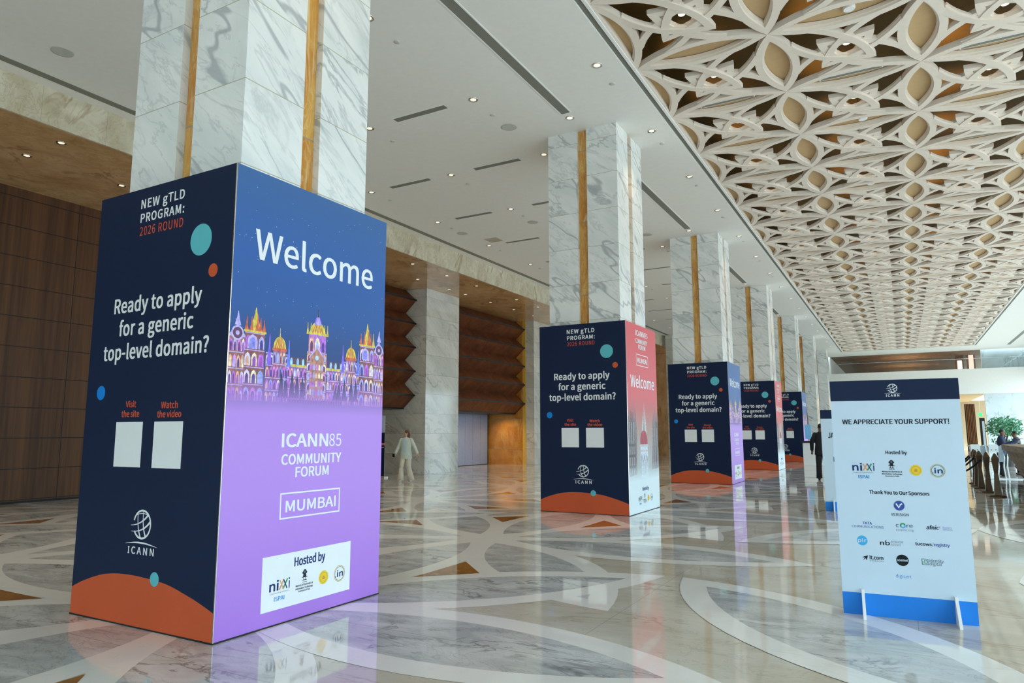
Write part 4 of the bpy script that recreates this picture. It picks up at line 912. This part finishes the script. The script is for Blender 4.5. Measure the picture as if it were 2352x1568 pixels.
for p, lb in zip(PO[1:], plb): dup(sp, (*p, 0), label=lb)
for x, y in PO[1:]: dup(sp, (x-1.72, y, 0), PI, 'bronze rope post holding the far end of a navy rope, behind the sponsor board', 'rope posts behind the sponsor board')
M_rope = plain('navy_velvet', (18, 22, 40), .9)
rl = ['navy rope nearest the camera, hanging from the bronze posts', 'navy rope second from the front between bronze posts', 'navy rope third from the front between bronze posts', 'navy rope at the back, hanging from the farthest bronze post']
for (x, y), lb, dx in zip(PO[1:], rl, (0, 0, 0, 0)):
    b = MB(); n = 16; pts = []
    for i in range(n+1): s = i/n; pts.append((x-.11-1.5*s, y, .82-.42*4*s*(1-s)))
    b.tube(pts, .022, M_rope, 8); tag(b.build('barrier_rope'), lb, 'rope', 'navy barrier ropes')

# ------------------------------------------------------------------ white gates, counter, plant, placard
M_gw = plain('white_enamel', (232, 240, 240), .3); M_gg = plain('grey_flap', (150, 166, 172), .25)
gt = thing('security_gate', 'white gate with two dots on its housing, left of the gates behind the rope posts', 'gate', (2.06, 27.5, 0), 0, 'white security gates')
b = MB(); b.box(-.13, -.15, .86, .13, .15, 1.08, M_gw); b.box(-.115, -.135, 1.08, .115, .135, 1.11, M_gw); hs = b.build('housing', gt)
b = MB()
for x in (-.06, .06): b.lathe([(.014, 0), (.014, .01)], I_black, (0, 0, 0), 10)
for i in range(len(b.v)): v = b.v[i]; b.v[i] = ((-.06 if i < len(b.v)//2 else .06)+v[0], -.15-v[2]-.002, .94+v[1])
b.build('sensor_dots', hs)
b = MB(); b.box(.13, -.03, .55, .27, .03, 1.07, M_gg); b.build('flap', gt)
for sx in (-.15, .25):
    b = MB(); b.tube([(sx-.02, 0, 1.09), (sx+.02, 0, .95), (sx+.03, 0, .7), (sx, 0, .4), (sx+.03, 0, .02)], .022, M_gw, 8); b.build('curved_post', gt)
b = MB(); b.box(-.17, -.15, 0, .29, .15, .03, M_gw); b.build('base', gt)
dup(gt, (2.55, 27.5, 0), 0, 'white gate in the middle of the gates behind the rope posts'); dup(gt, (3.04, 27.5, 0), 0, 'white gate nearest the stone counter')
M_rock = marble('carved_sandstone', (168, 152, 126), (142, 126, 102), (98, 84, 66), .6, 1.6, (.2, .1, .5), vein_w=.05, stretch=(1, 1, 3))
ct = thing('reception_counter', 'carved stone reception counter flaring towards its top, at right edge', 'counter', (2.95, 21.2, 0))
def ringpts(off, z, n=16):                                       # outline with a rounded far end
    out = []; x0 = -.45+off; ye = 4.3-off*1.3
    for y in (-7, -5, -3, -1.5, 0, 1.5, 2.6): out.append((x0-.06*(y/4.3)*0+(.05*(4-y)/4 if False else 0), y, z))
    for i in range(n+1): a = PI-PI*i/n; out.append((.35+(.8-off)*math.cos(a), ye-1.3+1.3*math.sin(a), z))
    for y in (1, -3, -7): out.append((1.15-off, y, z))
    return out
b = MB(); lv = [(.42, 0), (.40, .08), (.34, .10), (.38, .22), (.26, .36), (.30, .40), (.20, .55), (.22, .60), (.10, .78), (.12, .84), (.02, 1.0)]
R_ = [ringpts(o, z) for o, z in lv]; n = len(R_[0]); rr = random.Random(5)
R_ = [[(x+rr.uniform(-.02, .02), y+rr.uniform(-.04, .04), z+(rr.uniform(-.015, .015) if 0 < i < len(R_)-1 else 0)) for x, y, z in q] for i, q in enumerate(R_)]
vs = [p for q in R_ for p in q]; b.mesh(vs, [(j*n+i, j*n+(i+1) % n, (j+1)*n+(i+1) % n, (j+1)*n+i) for j in range(len(R_)-1) for i in range(n)], M_rock); b.build('carved_front', ct)
b = MB(); b.prism(ringpts(-.04, 1.0), (0, 0, .15), M_rock); b.build('stone_top', ct)
t = thing('framed_placard', 'tilted tan placard in a dark frame on the stone counter', 'placard', (3.02, 22.3, 1.15), -.2)
b = MB(); b.prism([(-.16, -.0, .0), (.16, -.0, .0), (.19, .06, .36), (-.13, .06, .36)], (0, .03, 0), M_bronze); b.build('frame', t); b = MB(); b.prism([(-.135, -.008, .05), (.135, -.008, .05), (.16, .045, .33), (-.105, .045, .33)], (0, .004, 0), plain('tan_card', (176, 128, 80), .6)); b.build('card', t)
t = thing('potted_plant', 'bushy green potted plant in front of the far white marble wall', 'plant', (4.0, 38.0, 0))
b = MB(); b.lathe([(.28, 0), (.34, .5), (.40, .95), (.38, .97), (.34, .9)], plain('dark_planter', (50, 44, 40), .4), seg=22); b.build('pot', t)
b = MB(); rp = random.Random(2); M_leaf = plain('leaf_green', (84, 156, 112), .5, var=.3)
for i in range(9):
    a = rp.uniform(0, 2*PI); b.tube([(0, 0, .9), (.12*math.cos(a), .12*math.sin(a), 1.35), (.36*math.cos(a), .36*math.sin(a), 1.8)], [.02, .016, .008], plain('bark', (92, 76, 56), .8), 6)
b.build('stems', t); b = MB()
for i in range(1300):
    a = rp.uniform(0, 2*PI); r = rp.uniform(.0, 1)**.5*.66; z = 1.75+rp.uniform(-.46, .48)*math.sqrt(max(0, 1-(r/.75)**2)); c = Vector((r*math.cos(a), r*math.sin(a), z)); d = Vector((rp.uniform(-1, 1), rp.uniform(-1, 1), rp.uniform(-.8, .5))).normalized(); s_ = d.cross(Vector((rp.uniform(-1, 1), rp.uniform(-1, 1), rp.uniform(-1, 1)))).normalized()*.026
    b.face([c, c+d*.06+s_, c+d*.15, c+d*.06-s_], M_leaf)
for i in range(200):
    a = rp.uniform(0, 2*PI); r = rp.uniform(0, .5); c = Vector((r*math.cos(a), r*math.sin(a), rp.uniform(.95, 1.15))); d = Vector((rp.uniform(-1, 1), rp.uniform(-1, 1), .3)).normalized(); s_ = d.cross(Vector((0, 0, 1))).normalized()*.03; b.face([c, c+d*.09+s_, c+d*.2, c+d*.09-s_], M_leaf)
b.build('foliage', t)
# desk with a blue screen beyond the farthest box
t = thing('side_desk', 'pale desk behind the man in black suit', 'desk', (-3.75, 36, 0)); b = MB(); b.box(-.4, -.3, 0, .9, .3, 1.02, M_trim); b.build('body', t); b = MB(); b.box(-.5, -.35, 1.02, .95, .35, 1.1, M_dark); b.build('top', t)
t = thing('screen', 'light blue screen standing on the pale desk', 'screen', (-3.75, 36, 1.1)); b = MB(); b.box(-.3, -.02, .1, -.03, .02, .78, plain('screen_blue', (110, 176, 215), .4, emit=.2)); b.build('display', t); b = MB(); b.box(-.1, -.08, 0, .1, .08, .1, M_black_metal); b.build('foot', t)
# timber slats, dark door and exit sign in the recess at the far right
t = thing('timber_screen', 'vertical walnut slat screen under the far gallery', 'screen', (4.82, 66, 0))
for i in range(6):
    b = MB(); b.box(-.27+i*.1, 0, 0, -.21+i*.1, .12, 3.75, M_slat); b.build('slat', t)
b = MB(); b.box(-.33, .2, 0, .36, .24, 3.75, M_black_metal); b.build('backing', t)
t = thing('dark_doorway', 'narrow dark doorway with pale panel under the exit sign', 'door', (5.62, 67, 0)); b = MB(); b.box(-.14, 0, 0, .22, .1, 2.65, M_black_metal); b.build('frame', t); b = MB(); b.box(.02, -.02, 0, .18, 0, 2.4, plain('pale_door_panel', (170, 178, 190), .4)); b.build('panel', t)
t = thing('exit_sign', 'small green lit exit sign above the dark doorway', 'sign', (5.58, 66.7, 2.78)); b = MB(); b.box(-.16, -.03, 0, .10, .03, .26, plain('exit_green', (60, 200, 120), .5, emit=1.2)); b.build('lit_panel', t); b = MB(); b.box(-.04, -.01, .26, -.02, .01, 1.5, M_trim); b.build('hanger', t)
# pointed sculptures by the far columns
for x, y, z1, lb in ((-5.25, 46.4, 4.5, 'tall pointed bronze leaf sculpture beyond the farthest printed box'),):
    t = thing('leaf_sculpture', lb, 'sculpture', (x, y, 0)); b = MB(); L = [(0, 0)]+[(.26*math.sin(PI*(i/14)**.8), z1*i/14) for i in range(1, 14)]+[(0, z1)]
    b.prism([(u, 0, v) for u, v in L]+[(-u, 0, v) for u, v in L[-2:0:-1]], (0, .12, 0), plain('weathered_bronze', (140, 132, 120), .4, .3)); b.build('leaf', t)

# ------------------------------------------------------------------ the hall's own warm lamps; the gallery fill is added
WARM = (1, .72, .42)
for y in (15.6, 17.6, 19.5, 24.6, 26.5, 28.4): lamp('soffit_lamp', 'SPOT', (-14.74, y, ZS-.03), 45, WARM, .05, (0, 0, -1), 1.5)
for y in (24.5, 26.5, 28.7): lamp('lift_lobby_lamp', 'SPOT', (-16.9, y, 2.35), 60, WARM, .05, (0.1, .3, -1), 2.4)
for x, e_ in ((-11.485, 130), (-9.02, 110), (-6.54, 80), (-4.07, 80)):
    for k in range(-2, 9): lamp('ceiling_lamp', 'SPOT', (x, fy+DP*k, ZC-.03), e_, (1, .84, .66), .06, (0, 0, -1), 1.5)
for y in (66, 74, 82): lamp('gallery_fill', 'SPOT', (0.7, y, 7.6), 260, WARM, .1, (0, 0, -1), 2.6)  # unseen spots added to brighten the dark gallery
lamp('recess_lamp', 'SPOT', (5.0, 64, 4.2), 60, WARM, .1, (0, .3, -1), 2.2)
